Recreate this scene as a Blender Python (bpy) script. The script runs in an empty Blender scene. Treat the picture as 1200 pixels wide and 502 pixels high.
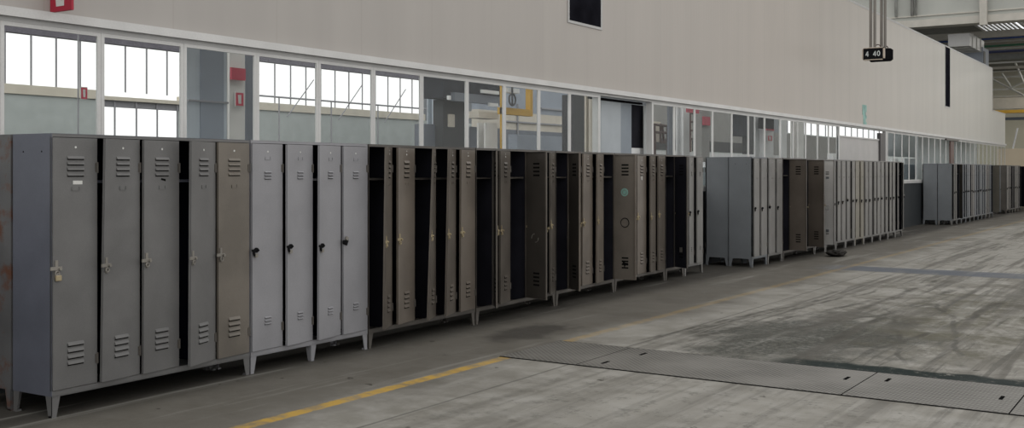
import bpy, bmesh, math, random
from mathutils import Vector, Matrix, noise
random.seed(4)
C = bpy.context.scene.collection
PI = math.pi

# ------------------------------------------------------------------ camera geometry (metres; wall runs along +Y, camera at x=0,y=0)
F, VP, YH, EYE = 1250.0, 1415.0, 201.5, 1.556
TH = math.atan((VP - 600) / F)
CO, SI = math.cos(TH), math.sin(TH)

def wall_y(px, W):                       # y along the building of an image column on the vertical plane x=-W
    return (F * W / (CO * (VP - px)) - W * SI) / CO

def wall_z(px, py, W):
    return EYE + (YH - py) / (VP - px) * W / CO

def column_of(x, y):
    X, Z = x * CO + y * SI, -x * SI + y * CO
    return 600 + F * X / Z

def at_y(px, py, Y):                     # point of the plane y=Y
    k = (px - 600) / F                   # X = k Z
    Z = Y / (k * SI + CO)
    return Vector((k * Z * CO - Z * SI, Y, EYE + (YH - py) / F * Z))

# ------------------------------------------------------------------ materials
def new_mat(name):
    m = bpy.data.materials.new(name); m.use_nodes = True
    nt = m.node_tree; nt.nodes.clear()
    return m, nt, nt.nodes, nt.links

def lin(c):
    return tuple(((v / 255) / 12.92 if v / 255 <= .04045 else ((v / 255 + .055) / 1.055) ** 2.4) for v in c) + (1,)

def paint(name, c, rough=.5, var=.18, rust=0.0, scale=3.0, metallic=0.0, low_dark=0.0, bump=.03):
    """brushed-on paint with blotches, optional rust patches; colour c is linear rgb"""
    m, nt, N, L = new_mat(name)
    out = N.new('ShaderNodeOutputMaterial'); b = N.new('ShaderNodeBsdfPrincipled')
    L.new(b.outputs[0], out.inputs[0])
    g = N.new('ShaderNodeNewGeometry')
    n1 = N.new('ShaderNodeTexNoise'); n1.inputs['Scale'].default_value = scale; n1.inputs['Detail'].default_value = 5
    L.new(g.outputs['Position'], n1.inputs['Vector'])
    r = N.new('ShaderNodeValToRGB')
    lo = tuple(v * (1 - var) for v in c[:3]) + (1,); hi = tuple(min(1, v * (1 + var)) for v in c[:3]) + (1,)
    r.color_ramp.elements[0].position = .35; r.color_ramp.elements[0].color = lo
    r.color_ramp.elements[1].position = .65; r.color_ramp.elements[1].color = hi
    L.new(n1.outputs['Fac'], r.inputs[0])
    col = r.outputs[0]
    n3 = N.new('ShaderNodeTexNoise'); n3.inputs['Scale'].default_value = 130; n3.inputs['Detail'].default_value = 2
    L.new(g.outputs['Position'], n3.inputs['Vector'])
    mx = N.new('ShaderNodeMix'); mx.data_type = 'RGBA'; mx.blend_type = 'MULTIPLY'; mx.inputs[0].default_value = .22
    L.new(col, mx.inputs[6]); L.new(n3.outputs['Fac'], mx.inputs[7]); col = mx.outputs[2]
    if rust > 0:
        n2 = N.new('ShaderNodeTexNoise'); n2.inputs['Scale'].default_value = 4.3; n2.inputs['Detail'].default_value = 8; n2.inputs['Roughness'].default_value = .7
        L.new(g.outputs['Position'], n2.inputs['Vector'])
        r2 = N.new('ShaderNodeValToRGB'); r2.color_ramp.elements[0].position = .72 - rust * .3; r2.color_ramp.elements[1].position = .80 - rust * .25
        L.new(n2.outputs['Fac'], r2.inputs[0])
        m2 = N.new('ShaderNodeMix'); m2.data_type = 'RGBA'; m2.inputs[7].default_value = (.10, .045, .028, 1)
        L.new(r2.outputs[0], m2.inputs[0]); L.new(col, m2.inputs[6]); col = m2.outputs[2]
    if low_dark > 0:                        # colour darkens steadily towards the floor
        sx = N.new('ShaderNodeSeparateXYZ'); L.new(g.outputs['Position'], sx.inputs[0])
        mr = N.new('ShaderNodeMapRange'); mr.inputs[1].default_value = 0; mr.inputs[2].default_value = 1.2
        mr.inputs[3].default_value = 1 - low_dark; mr.inputs[4].default_value = 1
        L.new(sx.outputs['Z'], mr.inputs[0])
        m3 = N.new('ShaderNodeMix'); m3.data_type = 'RGBA'; m3.blend_type = 'MULTIPLY'; m3.inputs[0].default_value = 1
        L.new(col, m3.inputs[6]); L.new(mr.outputs[0], m3.inputs[7]); col = m3.outputs[2]
    L.new(col, b.inputs['Base Color'])
    b.inputs['Roughness'].default_value = rough; b.inputs['Metallic'].default_value = metallic
    b.inputs['Specular IOR Level'].default_value = .36
    if max(c[:3]) < .04: b.inputs['Specular IOR Level'].default_value = .08 if max(c[:3]) > .018 else 0
    if bump:
        nb = N.new('ShaderNodeTexNoise'); nb.inputs['Scale'].default_value = 6; nb.inputs['Detail'].default_value = 3
        L.new(g.outputs['Position'], nb.inputs['Vector'])
        bp = N.new('ShaderNodeBump'); bp.inputs['Strength'].default_value = bump * 4; bp.inputs['Distance'].default_value = .02
        L.new(nb.outputs['Fac'], bp.inputs['Height']); L.new(bp.outputs[0], b.inputs['Normal'])
    return m

def emit(name, c, s):
    m, nt, N, L = new_mat(name)
    out = N.new('ShaderNodeOutputMaterial'); e = N.new('ShaderNodeEmission')
    e.inputs[0].default_value = c; e.inputs[1].default_value = s
    L.new(e.outputs[0], out.inputs[0]); return m

def glass_mat(name, tint, haze, refl):
    m, nt, N, L = new_mat(name)
    out = N.new('ShaderNodeOutputMaterial')
    t = N.new('ShaderNodeBsdfTransparent'); t.inputs[0].default_value = tint
    d = N.new('ShaderNodeBsdfDiffuse'); d.inputs[0].default_value = (.75, .78, .78, 1)
    gl = N.new('ShaderNodeBsdfGlossy'); gl.inputs['Roughness'].default_value = .02
    fr = N.new('ShaderNodeFresnel'); fr.inputs[0].default_value = 1.45
    mm = N.new('ShaderNodeMath'); mm.operation = 'MULTIPLY'; mm.inputs[1].default_value = refl
    L.new(fr.outputs[0], mm.inputs[0])
    a = N.new('ShaderNodeMixShader'); a.inputs[0].default_value = haze
    L.new(t.outputs[0], a.inputs[1]); L.new(d.outputs[0], a.inputs[2])
    b = N.new('ShaderNodeMixShader')
    L.new(mm.outputs[0], b.inputs[0]); L.new(a.outputs[0], b.inputs[1]); L.new(gl.outputs[0], b.inputs[2])
    L.new(b.outputs[0], out.inputs[0]); return m

M = {}
M['greyA'] = paint('warm_grey_paint', (.138, .137, .136), .42, .10, rust=.12, low_dark=.12)
M['brownA'] = paint('faded_brown_grey_paint', (.150, .133, .112), .45, .14, rust=.22, low_dark=.15)
M['sideA'] = paint('blue_grey_side_paint', (.105, .112, .140), .5, .10, rust=.06)
M['rusty'] = paint('rusty_grey_paint', (.105, .105, .108), .55, .15, rust=.66)
M['greyB'] = paint('light_grey_paint', (.268, .268, .284), .45, .07, rust=.04, low_dark=.10)
M['greyI'] = paint('cool_grey_paint', (.165, .178, .190), .45, .06, rust=.03, low_dark=.10)
M['greyM'] = paint('mid_grey_paint', (.195, .190, .181), .45, .10, rust=.05, low_dark=.08)
M['paleM'] = paint('pale_grey_paint', (.60, .59, .57), .5, .06)
M['beigeM'] = paint('beige_grey_paint', (.215, .200, .165), .5, .08)
M['brownC'] = paint('brown_paint', (.116, .100, .084), .38, .16, rust=.12, low_dark=.15)
M['brownD'] = paint('dark_brown_paint', (.100, .088, .075), .38, .18, rust=.14, low_dark=.15)
M['tanE'] = paint('tan_brown_paint', (.150, .128, .106), .40, .14, rust=.12, low_dark=.15)
M['frameC'] = paint('dark_frame_paint', (.085, .077, .068), .4, .15, rust=.1)
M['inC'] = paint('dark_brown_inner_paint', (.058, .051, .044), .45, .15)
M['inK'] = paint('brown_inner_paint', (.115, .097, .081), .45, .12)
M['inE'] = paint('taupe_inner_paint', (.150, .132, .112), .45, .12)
M['dark'] = paint('shade_black_paint', (.016, .016, .022), .7, .2, bump=0)  # locker interior shade put into the colour; also used for black panels
M['darkBlue'] = paint('blue_interior_shade', (.016, .018, .034), .7, .2, bump=0)  # navy tone that paints in the shade inside the grey lockers
M['slot'] = paint('slot_shadow_paint', (.010, .010, .010), .8, .1, bump=0)
M['black'] = paint('black_plastic', (.012, .012, .013), .4, .1, bump=0)
M['brass'] = paint('dull_brass', (.36, .30, .19), .4, .2, metallic=.4, bump=0)
M['steel'] = paint('worn_steel', (.25, .235, .21), .4, .2, metallic=.3, bump=0)
M['white'] = paint('white_paper', (.62, .62, .60), .7, .05, bump=0)
M['teal'] = paint('pale_green_sticker', (.22, .42, .36), .5, .15, bump=0)
M['rail'] = paint('white_aluminium', (.60, .60, .59), .4, .05, bump=0)
M['alu'] = paint('grey_aluminium', (.44, .44, .435), .4, .05, bump=0)
M['lowwall'] = paint('dark_grey_panel', (.030, .034, .037), .5, .08, bump=0)
M['glass'] = glass_mat('window_glass', (.965, .98, .98, 1), .012, .035)
M['darkglass'] = paint('dark_window_glass', (.012, .012, .016), .55, .3, bump=0)
M['red'] = paint('red_sign_paint', (.38, .020, .045), .5, .1, bump=0)
M['redFaded'] = paint('faded_red_paint', (.55, .06, .10), .5, .1, bump=0)

def wall_material():
    m, nt, N, L = new_mat('ribbed_wall_panels')
    out = N.new('ShaderNodeOutputMaterial'); b = N.new('ShaderNodeBsdfPrincipled'); L.new(b.outputs[0], out.inputs[0])
    g = N.new('ShaderNodeNewGeometry'); sx = N.new('ShaderNodeSeparateXYZ'); L.new(g.outputs['Position'], sx.inputs[0])
    def math_(op, a, v):
        q = N.new('ShaderNodeMath'); q.operation = op
        if isinstance(a, (int, float)): q.inputs[0].default_value = a
        else: L.new(a, q.inputs[0])
        if isinstance(v, (int, float)): q.inputs[1].default_value = v
        else: L.new(v, q.inputs[1])
        return q.outputs[0]
    # colour drifts from warm beige (near) to cool pale grey (far)
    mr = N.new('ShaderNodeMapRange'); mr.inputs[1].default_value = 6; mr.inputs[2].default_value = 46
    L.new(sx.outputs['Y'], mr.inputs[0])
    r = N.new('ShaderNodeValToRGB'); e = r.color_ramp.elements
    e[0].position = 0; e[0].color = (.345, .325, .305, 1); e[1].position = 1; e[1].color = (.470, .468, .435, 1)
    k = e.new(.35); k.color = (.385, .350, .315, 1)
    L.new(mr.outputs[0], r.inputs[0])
    # streaks
    mp = N.new('ShaderNodeMapping'); mp.inputs['Scale'].default_value = (1, 1.1, .12)
    L.new(g.outputs['Position'], mp.inputs[0])
    n = N.new('ShaderNodeTexNoise'); n.inputs['Scale'].default_value = 2.2; n.inputs['Detail'].default_value = 5
    L.new(mp.outputs[0], n.inputs['Vector'])
    rr = N.new('ShaderNodeMapRange'); rr.inputs[1].default_value = .3; rr.inputs[2].default_value = .7; rr.inputs[3].default_value = .96; rr.inputs[4].default_value = 1.03
    L.new(n.outputs['Fac'], rr.inputs[0])
    m1 = N.new('ShaderNodeMix'); m1.data_type = 'RGBA'; m1.blend_type = 'MULTIPLY'; m1.inputs[0].default_value = 1
    L.new(r.outputs[0], m1.inputs[6]); L.new(rr.outputs[0], m1.inputs[7])
    # panel seams every 1.16 m
    fr = math_('FRACT', math_('DIVIDE', sx.outputs['Y'], 1.16), 0)
    seam = math_('LESS_THAN', fr, .012)
    m2 = N.new('ShaderNodeMix'); m2.data_type = 'RGBA'; m2.inputs[7].default_value = (.30, .28, .25, 1)
    L.new(math_('MULTIPLY', seam, .45), m2.inputs[0]); L.new(m1.outputs[2], m2.inputs[6])
    L.new(m2.outputs[2], b.inputs['Base Color']); b.inputs['Roughness'].default_value = .45
    # fine ribs
    rib = N.new('ShaderNodeMath'); rib.operation = 'SINE'
    L.new(math_('MULTIPLY', sx.outputs['Y'], 2 * PI / .105), rib.inputs[0])
    bp = N.new('ShaderNodeBump'); bp.inputs['Strength'].default_value = .05; bp.inputs['Distance'].default_value = .004
    L.new(rib.outputs[0], bp.inputs['Height']); L.new(bp.outputs[0], b.inputs['Normal'])
    return m
M['wall'] = wall_material()

def floor_material():
    m, nt, N, L = new_mat('worn_concrete')
    out = N.new('ShaderNodeOutputMaterial'); b = N.new('ShaderNodeBsdfPrincipled'); L.new(b.outputs[0], out.inputs[0])
    g = N.new('ShaderNodeNewGeometry'); P = g.outputs['Position']
    sx = N.new('ShaderNodeSeparateXYZ'); L.new(P, sx.inputs[0]); X, Y = sx.outputs['X'], sx.outputs['Y']
    def put(q, i, a):
        if isinstance(a, (int, float)): q.inputs[i].default_value = a
        else: L.new(a, q.inputs[i])
    def mt(op, a, v=0, clamp=False):
        q = N.new('ShaderNodeMath'); q.operation = op; q.use_clamp = clamp
        put(q, 0, a); put(q, 1, v); return q.outputs[0]
    def rng(v, a, b_, c=0, d=1, smooth=True):
        q = N.new('ShaderNodeMapRange'); q.interpolation_type = 'SMOOTHSTEP' if smooth else 'LINEAR'
        for i, k in enumerate((a, b_, c, d)): q.inputs[i + 1].default_value = k
        L.new(v, q.inputs[0]); return q.outputs[0]
    def nz(scale, detail=5, sc=(1, 1, 1), rough=.55, dist=0, rot=0):
        mp = N.new('ShaderNodeMapping'); mp.inputs['Scale'].default_value = sc; mp.inputs['Rotation'].default_value = (0, 0, rot)
        L.new(P, mp.inputs[0])
        n = N.new('ShaderNodeTexNoise'); n.inputs['Scale'].default_value = scale; n.inputs['Detail'].default_value = detail
        n.inputs['Roughness'].default_value = rough; n.inputs['Distortion'].default_value = dist
        L.new(mp.outputs[0], n.inputs['Vector']); return n.outputs['Fac']
    def mixc(f, a, c, mode='MIX'):
        q = N.new('ShaderNodeMix'); q.data_type = 'RGBA'; q.blend_type = mode
        put(q, 0, f)
        for i, v in ((6, a), (7, c)):
            if isinstance(v, tuple): q.inputs[i].default_value = v
            else: L.new(v, q.inputs[i])
        return q.outputs[2]
    def box(v, a, b_, s):
        return mt('MULTIPLY', rng(v, a - s, a + s), rng(v, b_ - s, b_ + s, 1, 0))
    base = mixc(rng(nz(.55, 6), .3, .7), (.165, .158, .138, 1), (.250, .242, .218, 1))
    base = mixc(rng(nz(3.2, 7, rough=.65), .35, .75), base, (.295, .288, .266, 1))
    # dirty strip beside the lockers, darkened further as their contact shade
    strip = mt('MULTIPLY', rng(mt('ADD', X, mt('MULTIPLY', mt('SUBTRACT', nz(.9, 5), .5), 1.6)), -5.25, -4.35, 1, 0), .80)
    base = mixc(strip, base, (.088, .081, .069, 1))
    base = mixc(rng(X, -6.25, -5.8, .75, 0), base, (.035, .033, .030, 1))  # painted shade on the floor under the locker row
    # broad blotches in the busy part of the aisle
    zone = mt('MULTIPLY', rng(X, -4.3, -3.2), box(Y, 8.9, 17, 1.2))
    bl = rng(nz(.9, 9, (1, .7, 1), .78, 1.2), .44, .54)
    base = mixc(mt('MULTIPLY', mt('MULTIPLY', zone, bl), .55), base, (.080, .075, .058, 1))
    bl2 = rng(nz(1.7, 9, (1, .8, 1), .8, .8), .52, .60)
    base = mixc(mt('MULTIPLY', mt('MULTIPLY', zone, bl2), .7), base, (.31, .305, .28, 1))
    # worn grey-green patch with dust behind the trench covers
    px = mt('DIVIDE', mt('ADD', X, 3.15), 1.2); py = mt('DIVIDE', mt('SUBTRACT', Y, 9.9), 2.1)
    rad = mt('SQRT', mt('ADD', mt('MULTIPLY', px, px), mt('MULTIPLY', py, py)))
    rad = mt('ADD', rad, mt('MULTIPLY', mt('SUBTRACT', nz(1.4, 7, rough=.7), .5), 1.9))
    patch = rng(rad, .55, 1.0, 1, 0)
    speck = rng(nz(17, 7, rough=.85), .42, .56)
    base = mixc(mt('MULTIPLY', mt('MULTIPLY', patch, mt('ADD', mt('MULTIPLY', speck, .45), .45)), 1), base, (.038, .041, .036, 1))
    # rusty-olive damp stain on the right
    px = mt('DIVIDE', mt('ADD', X, 2.0), 1.3); py = mt('DIVIDE', mt('SUBTRACT', Y, 12.3), 3.4)
    rad2 = mt('ADD', mt('SQRT', mt('ADD', mt('MULTIPLY', px, px), mt('MULTIPLY', py, py))), mt('MULTIPLY', mt('SUBTRACT', nz(1.1, 7, rough=.7), .5), 1.7))
    base = mixc(mt('MULTIPLY', rng(rad2, .55, 1.0, 1, 0), mt('MULTIPLY', rng(nz(2.1, 8, rough=.75), .38, .6), .85)), base, (.085, .080, .056, 1))
    # tyre and drag marks running along the aisle
    st = rng(nz(1.0, 6, (3.2, .16, 1), .6, .3, .10), .50, .60)
    aisle = rng(X, -4.6, -3.9)
    base = mixc(mt('MULTIPLY', mt('MULTIPLY', st, aisle), rng(Y, 6.5, 9, .25, .7)), base, (.085, .080, .070, 1))
    st2 = rng(nz(1.0, 7, (9, .35, 1), .65, .6, -.12), .535, .60)
    base = mixc(mt('MULTIPLY', mt('MULTIPLY', st2, aisle), rng(Y, 6.5, 9, .2, .6)), base, (.07, .068, .06, 1))
    st3 = rng(nz(1.0, 6, (5, .25, 1), .6, .5, .5), .57, .68)
    base = mixc(mt('MULTIPLY', st3, .35), base, (.29, .285, .262, 1))
    fine = rng(nz(6.5, 9, rough=.8), .52, .62)
    base = mixc(mt('MULTIPLY', fine, mt('MULTIPLY', aisle, .45)), base, (.075, .072, .063, 1))
    # individual dark wheel tracks
    wob = mt('MULTIPLY', mt('SUBTRACT', nz(.6, 4), .5), .5)
    brk = rng(nz(3.5, 7, (1, .5, 1), .75), .42, .58, .15, 1)
    tracks = None
    for xa_, ya_, xb2, yb2, wd in ((-4.37, 8.9, -3.9, 13.3, .035), (-4.05, 9.0, -3.25, 14.0, .05), (-3.7, 9.2, -2.6, 13.5, .04), (-4.25, 9.4, -3.6, 14.6, .03), (-2.95, 9.6, -2.8, 15.5, .06),
                                   (-2.45, 9.0, -2.0, 14.0, .04), (-3.3, 11.0, -3.2, 17.0, .05), (-2.0, 8.9, -3.1, 12.6, .03), (-1.6, 9.0, -2.7, 13.5, .03)):
        k_ = (xb2 - xa_) / (yb2 - ya_)
        d_ = mt('ABSOLUTE', mt('SUBTRACT', mt('SUBTRACT', mt('ADD', X, wob), mt('MULTIPLY', Y, k_)), xa_ - k_ * ya_))
        t_ = mt('MULTIPLY', rng(d_, wd * .4, wd * 1.3, 1, 0), box(Y, ya_, yb2, .5))
        tracks = t_ if tracks is None else mt('MAXIMUM', tracks, t_)
    base = mixc(mt('MULTIPLY', mt('MULTIPLY', tracks, brk), .75), base, (.055, .053, .046, 1))
    # oily black line on the far edge of the trench
    oil = mt('MULTIPLY', box(mt('ADD', Y, mt('MULTIPLY', mt('SUBTRACT', nz(2.5, 6), .5), .5)), 8.40, 8.72, .07), rng(X, -3.3, -2.6))
    base = mixc(mt('MULTIPLY', oil, mt('MULTIPLY', rng(nz(7, 7, rough=.8), .34, .46), 1)), base, (.012, .019, .018, 1))
    # dark oil spot in front of the lockers
    ox = mt('DIVIDE', mt('ADD', X, 5.5), .35); oy = mt('DIVIDE', mt('SUBTRACT', Y, 8.75), .75)
    ro = mt('ADD', mt('SQRT', mt('ADD', mt('MULTIPLY', ox, ox), mt('MULTIPLY', oy, oy))), mt('MULTIPLY', mt('SUBTRACT', nz(5, 5), .5), 1.2))
    base = mixc(mt('MULTIPLY', rng(ro, .5, 1.1, 1, 0), .7), base, (.04, .037, .034, 1))
    # slab joint and cracks
    j = mt('LESS_THAN', mt('ABSOLUTE', mt('SUBTRACT', mt('ADD', X, mt('MULTIPLY', nz(1.5, 4), .03)), -4.30)), .012)
    base = mixc(mt('MULTIPLY', j, .55), base, (.06, .058, .052, 1))
    # scattered dark crumbs
    cr = rng(nz(7.5, 3, rough=.5), .71, .74)
    base = mixc(mt('MULTIPLY', cr, .8), base, (.04, .036, .03, 1))
    # blue-grey painted band across the aisle
    band = mt('MULTIPLY', box(Y, 17.0, 17.85, .04), rng(X, -5.6, -4.6))
    base = mixc(mt('MULTIPLY', band, mt('MULTIPLY', rng(nz(2.2, 6), .25, .6, .6, .95), 1)), base, (.095, .105, .122, 1))
    # worn yellow line parallel with the lockers
    yl = box(mt('ADD', X, mt('MULTIPLY', mt('SUBTRACT', nz(14, 4), .5), .03)), -4.975, -4.865, .012)
    wear = mt('MULTIPLY', rng(nz(5.5, 7, rough=.7), .36, .58, .30, 1), rng(Y, 6.2, 9.6, .85, .20))
    base = mixc(mt('MULTIPLY', yl, wear), base, (.45, .285, .055, 1))
    b.inputs['Specular IOR Level'].default_value = .04
    L.new(base, b.inputs['Base Color'])
    L.new(rng(nz(1.3, 5), .3, .7, .42, .72), b.inputs['Roughness'])
    bp = N.new('ShaderNodeBump'); bp.inputs['Strength'].default_value = .25; bp.inputs['Distance'].default_value = .012
    L.new(nz(9, 8, rough=.7), bp.inputs['Height']); L.new(bp.outputs[0], b.inputs['Normal'])
    return m
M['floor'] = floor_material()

# ------------------------------------------------------------------ mesh helpers
def add_box(bm, x0, x1, y0, y1, z0, z1, mi=0, zseg=1):
    zs = [z0 + (z1 - z0) * i / zseg for i in range(zseg + 1)]
    rings = [[bm.verts.new((x, y, z)) for x, y in ((x0, y0), (x1, y0), (x1, y1), (x0, y1))] for z in zs]
    fs = [bm.faces.new(rings[0][::-1]), bm.faces.new(rings[-1])]
    for a, b in zip(rings, rings[1:]):
        for i in range(4):
            j = (i + 1) % 4
            fs.append(bm.faces.new((a[i], a[j], b[j], b[i])))
    for f in fs: f.material_index = mi
    return fs

def add_prism(bm, pts, vec, mi=0):       # polygon (3-D points) swept along vec
    a = [bm.verts.new(p) for p in pts]; b = [bm.verts.new(Vector(p) + Vector(vec)) for p in pts]
    fs = [bm.faces.new(a[::-1]), bm.faces.new(b)]
    n = len(a)
    for i in range(n):
        j = (i + 1) % n
        fs.append(bm.faces.new((a[i], a[j], b[j], b[i])))
    for f in fs: f.material_index = mi

def add_tube(bm, p, q, r, n=10, mi=0, caps=True):
    p, q = Vector(p), Vector(q); d = (q - p).normalized()
    u = d.orthogonal().normalized(); v = d.cross(u)
    A = [bm.verts.new(p + (u * math.cos(2 * PI * i / n) + v * math.sin(2 * PI * i / n)) * r) for i in range(n)]
    B = [bm.verts.new(q + (u * math.cos(2 * PI * i / n) + v * math.sin(2 * PI * i / n)) * r) for i in range(n)]
    fs = []
    for i in range(n):
        j = (i + 1) % n; fs.append(bm.faces.new((A[i], A[j], B[j], B[i])))
    if caps: fs += [bm.faces.new(A[::-1]), bm.faces.new(B)]
    for f in fs: f.material_index = mi

def add_ring(bm, c, nrm, R, r, n=24, k=6, mi=0, a0=0, a1=2 * PI):
    c = Vector(c); nrm = Vector(nrm).normalized(); u = nrm.orthogonal().normalized(); v = nrm.cross(u)
    full = abs(a1 - a0 - 2 * PI) < 1e-6; rings = []
    for i in range(n if full else n + 1):
        a = a0 + (a1 - a0) * i / n; d = u * math.cos(a) + v * math.sin(a)
        rings.append([bm.verts.new(c + d * (R + r * math.cos(2 * PI * j / k)) + nrm * r * math.sin(2 * PI * j / k)) for j in range(k)])
    m = len(rings)
    for i in range(m if full else m - 1):
        A, B = rings[i], rings[(i + 1) % m]
        for j in range(k):
            f = bm.faces.new((A[j], A[(j + 1) % k], B[(j + 1) % k], B[j])); f.material_index = mi

def obj(name, bm, mats, parent=None, bevel=0, smooth=False):
    bmesh.ops.recalc_face_normals(bm, faces=bm.faces[:])
    me = bpy.data.meshes.new(name); bm.to_mesh(me); bm.free()
    for m in (mats if isinstance(mats, (list, tuple)) else [mats]): me.materials.append(m)
    if smooth:
        for p in me.polygons: p.use_smooth = True
    o = bpy.data.objects.new(name, me); C.objects.link(o); o.parent = parent
    if bevel:
        b = o.modifiers.new('bevel', 'BEVEL'); b.width = bevel; b.segments = 2; b.limit_method = 'ANGLE'
    return o

def link_mesh(name, me, parent):
    o = bpy.data.objects.new(name, me); C.objects.link(o); o.parent = parent; return o

def thing(name, label, cat, loc=(0, 0, 0), rotz=0, group=None):
    o = bpy.data.objects.new(name, None); C.objects.link(o); o.empty_display_size = .1
    o.location = loc; o.rotation_euler = (0, 0, rotz); o['label'] = label; o['category'] = cat
    if group: o['group'] = group
    return o

def tag(o, label, cat, group=None, kind=None):
    o['label'] = label; o['category'] = cat
    if group: o['group'] = group
    if kind: o['kind'] = kind
    return o

def struct(name, bm, m, parent=None, **k):
    o = obj(name, bm, m, parent, **k)
    if parent is None: o['kind'] = 'structure'
    return o

def boxobj(name, x0, x1, y0, y1, z0, z1, m, parent=None, structural=True, bevel=0):
    bm = bmesh.new(); add_box(bm, x0, x1, y0, y1, z0, z1)
    return struct(name, bm, m, parent, bevel=bevel) if structural else obj(name, bm, m, parent, bevel=bevel)

# ------------------------------------------------------------------ lockers
HGT, DEP, LEG = 1.80, .40, .135
def latch_mesh(kind):
    bm = bmesh.new()                     # local: door face at x=0, free edge towards -y, origin on the free edge
    if kind == 'black':
        add_tube(bm, (0, .035, .005), (.014, .035, .005), .019, 12)
        add_ring(bm, (.010, .030, -.012), (1, 0, 0), .026, .010, 14, 6, 0, -.4, 3.4)
        add_box(bm, .000, .010, -.012, .030, -.004, .012)
        add_box(bm, .006, .020, .012, .040, -.050, -.022, 1)
    else:
        add_box(bm, .000, .006, .012, .032, -.050, .052)
        add_box(bm, .002, .010, -.024, .058, -.010, .012)
        add_tube(bm, (.006, .042, -.002), (.022, .042, -.002), .010, 10)
        add_ring(bm, (.012, .022, -.030), (1, 0, 0), .014, .004, 12, 6)
    bmesh.ops.recalc_face_normals(bm, faces=bm.faces[:])
    me = bpy.data.meshes.new('latch_' + kind); bm.to_mesh(me); bm.free()
    for m in {'black': ('black', 'steel'), 'brass': ('brass',), 'steel': ('steel',)}[kind]: me.materials.append(M[m])
    return me
LATCH = {k: latch_mesh(k) for k in ('black', 'brass', 'steel')}

def hinge_mesh():
    bm = bmesh.new(); add_tube(bm, (.003, .001, -.035), (.003, .001, .035), .005, 8); add_box(bm, -.001, .003, -.016, .001, -.03, .03)
    me = bpy.data.meshes.new('hinge'); bm.to_mesh(me); bm.free(); me.materials.append(M['frameC']); return me
HINGE = hinge_mesh()

def leg_mesh(sy, m):
    bm = bmesh.new(); t, b = .062, .034
    for th in (0, 1):                    # folded angle: a front web and a side web, both tapering to the foot
        if th == 0:
            add_prism(bm, [(0, 0, LEG), (0, sy * t, LEG), (0, sy * b, 0), (0, 0, 0)], (-.004, 0, 0))
        else:
            add_prism(bm, [(0, 0, LEG), (-t, 0, LEG), (-b, 0, 0), (0, 0, 0)], (0, sy * .004, 0))
    add_box(bm, -b, .002, min(0, sy * b), max(0, sy * b), 0, .012)
    bmesh.ops.recalc_face_normals(bm, faces=bm.faces[:])
    me = bpy.data.meshes.new('leg'); bm.to_mesh(me); bm.free(); me.materials.append(m); return me

def door_mesh(w, h, style, m_out, m_in, twist):
    bm = bmesh.new(); Z = 8
    add_box(bm, -.0022, 0, -w, 0, 0, h, 0, Z)                      # sheet, outer skin
    add_box(bm, -.0034, -.0022, -w, 0, 0, h, 1, Z)                 # inner skin
    for y0, y1 in ((-w, -w + .0025), (-.0025, 0)): add_box(bm, -.020, -.0022, y0, y1, 0, h, 0, Z)
    for y0, y1 in ((-w, -w + .016), (-.016, 0)): add_box(bm, -.020, -.0185, y0, y1, 0, h, 0, Z)
    for z0, z1 in ((0, .0025), (h - .0025, h)): add_box(bm, -.020, -.0022, -w, 0, z0, z1, 0)
    yc = -w / 2
    def louvre(z, lw, lh):
        y0, y1 = yc - lw / 2, yc + lw / 2
        add_prism(bm, [(0, y0, z + lh), (.011, y0, z + .003), (.011, y0, z), (0, y0, z)], (0, y1 - y0, 0), 0)
        add_box(bm, .0003, .0012, y0, y1, z - lh * .42, z, 2)       # slot under the hood
        add_box(bm, -.0046, -.0034, y0, y1, z, z + lh * .8, 2)      # the same slot seen from inside
    if style == 'wide':
        for i in range(4): louvre(h - .135 - i * .036, .125, .018)
        for i in range(4): louvre(.150 + i * .040, .120, .022)
    elif style == 'narrow':
        for i in range(4): louvre(h - .140 - i * .042, .100, .024)
        for i in range(4): louvre(.140 + i * .042, .095, .024)
    elif style == 'small':
        for i in range(3): louvre(h - .225 - i * .024, .075, .012)
        for i in range(3): louvre(.195 + i * .024, .070, .012)
    # embossed name-card holder
    z = h - (.34 if style != 'small' else .125)
    for a in ((yc - .03, yc + .03, z, z + .004), (yc - .03, yc - .026, z, z + .026), (yc + .026, yc + .03, z, z + .026)):
        add_box(bm, 0, .004, *a, 0)
    # bright punched hole / rivet near the top edge
    add_tube(bm, (-.001, yc, h - .060), (.0015, yc, h - .060), .0075, 10, 3)
    if style == 'narrow': add_tube(bm, (-.001, yc, h - .030), (.0015, yc, h - .030), .005, 8, 3)
    bmesh.ops.recalc_face_normals(bm, faces=bm.faces[:])
    if twist:
        for v in bm.verts:
            a = twist * (v.co.z / h - .45); x, y = v.co.x, v.co.y
            v.co.x = x * math.cos(a) - y * math.sin(a); v.co.y = x * math.sin(a) + y * math.cos(a)
    me = bpy.data.meshes.new('door'); bm.to_mesh(me); bm.free()
    for m in (m_out, m_in, M['slot'], M['white']): me.materials.append(m)
    return me

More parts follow.
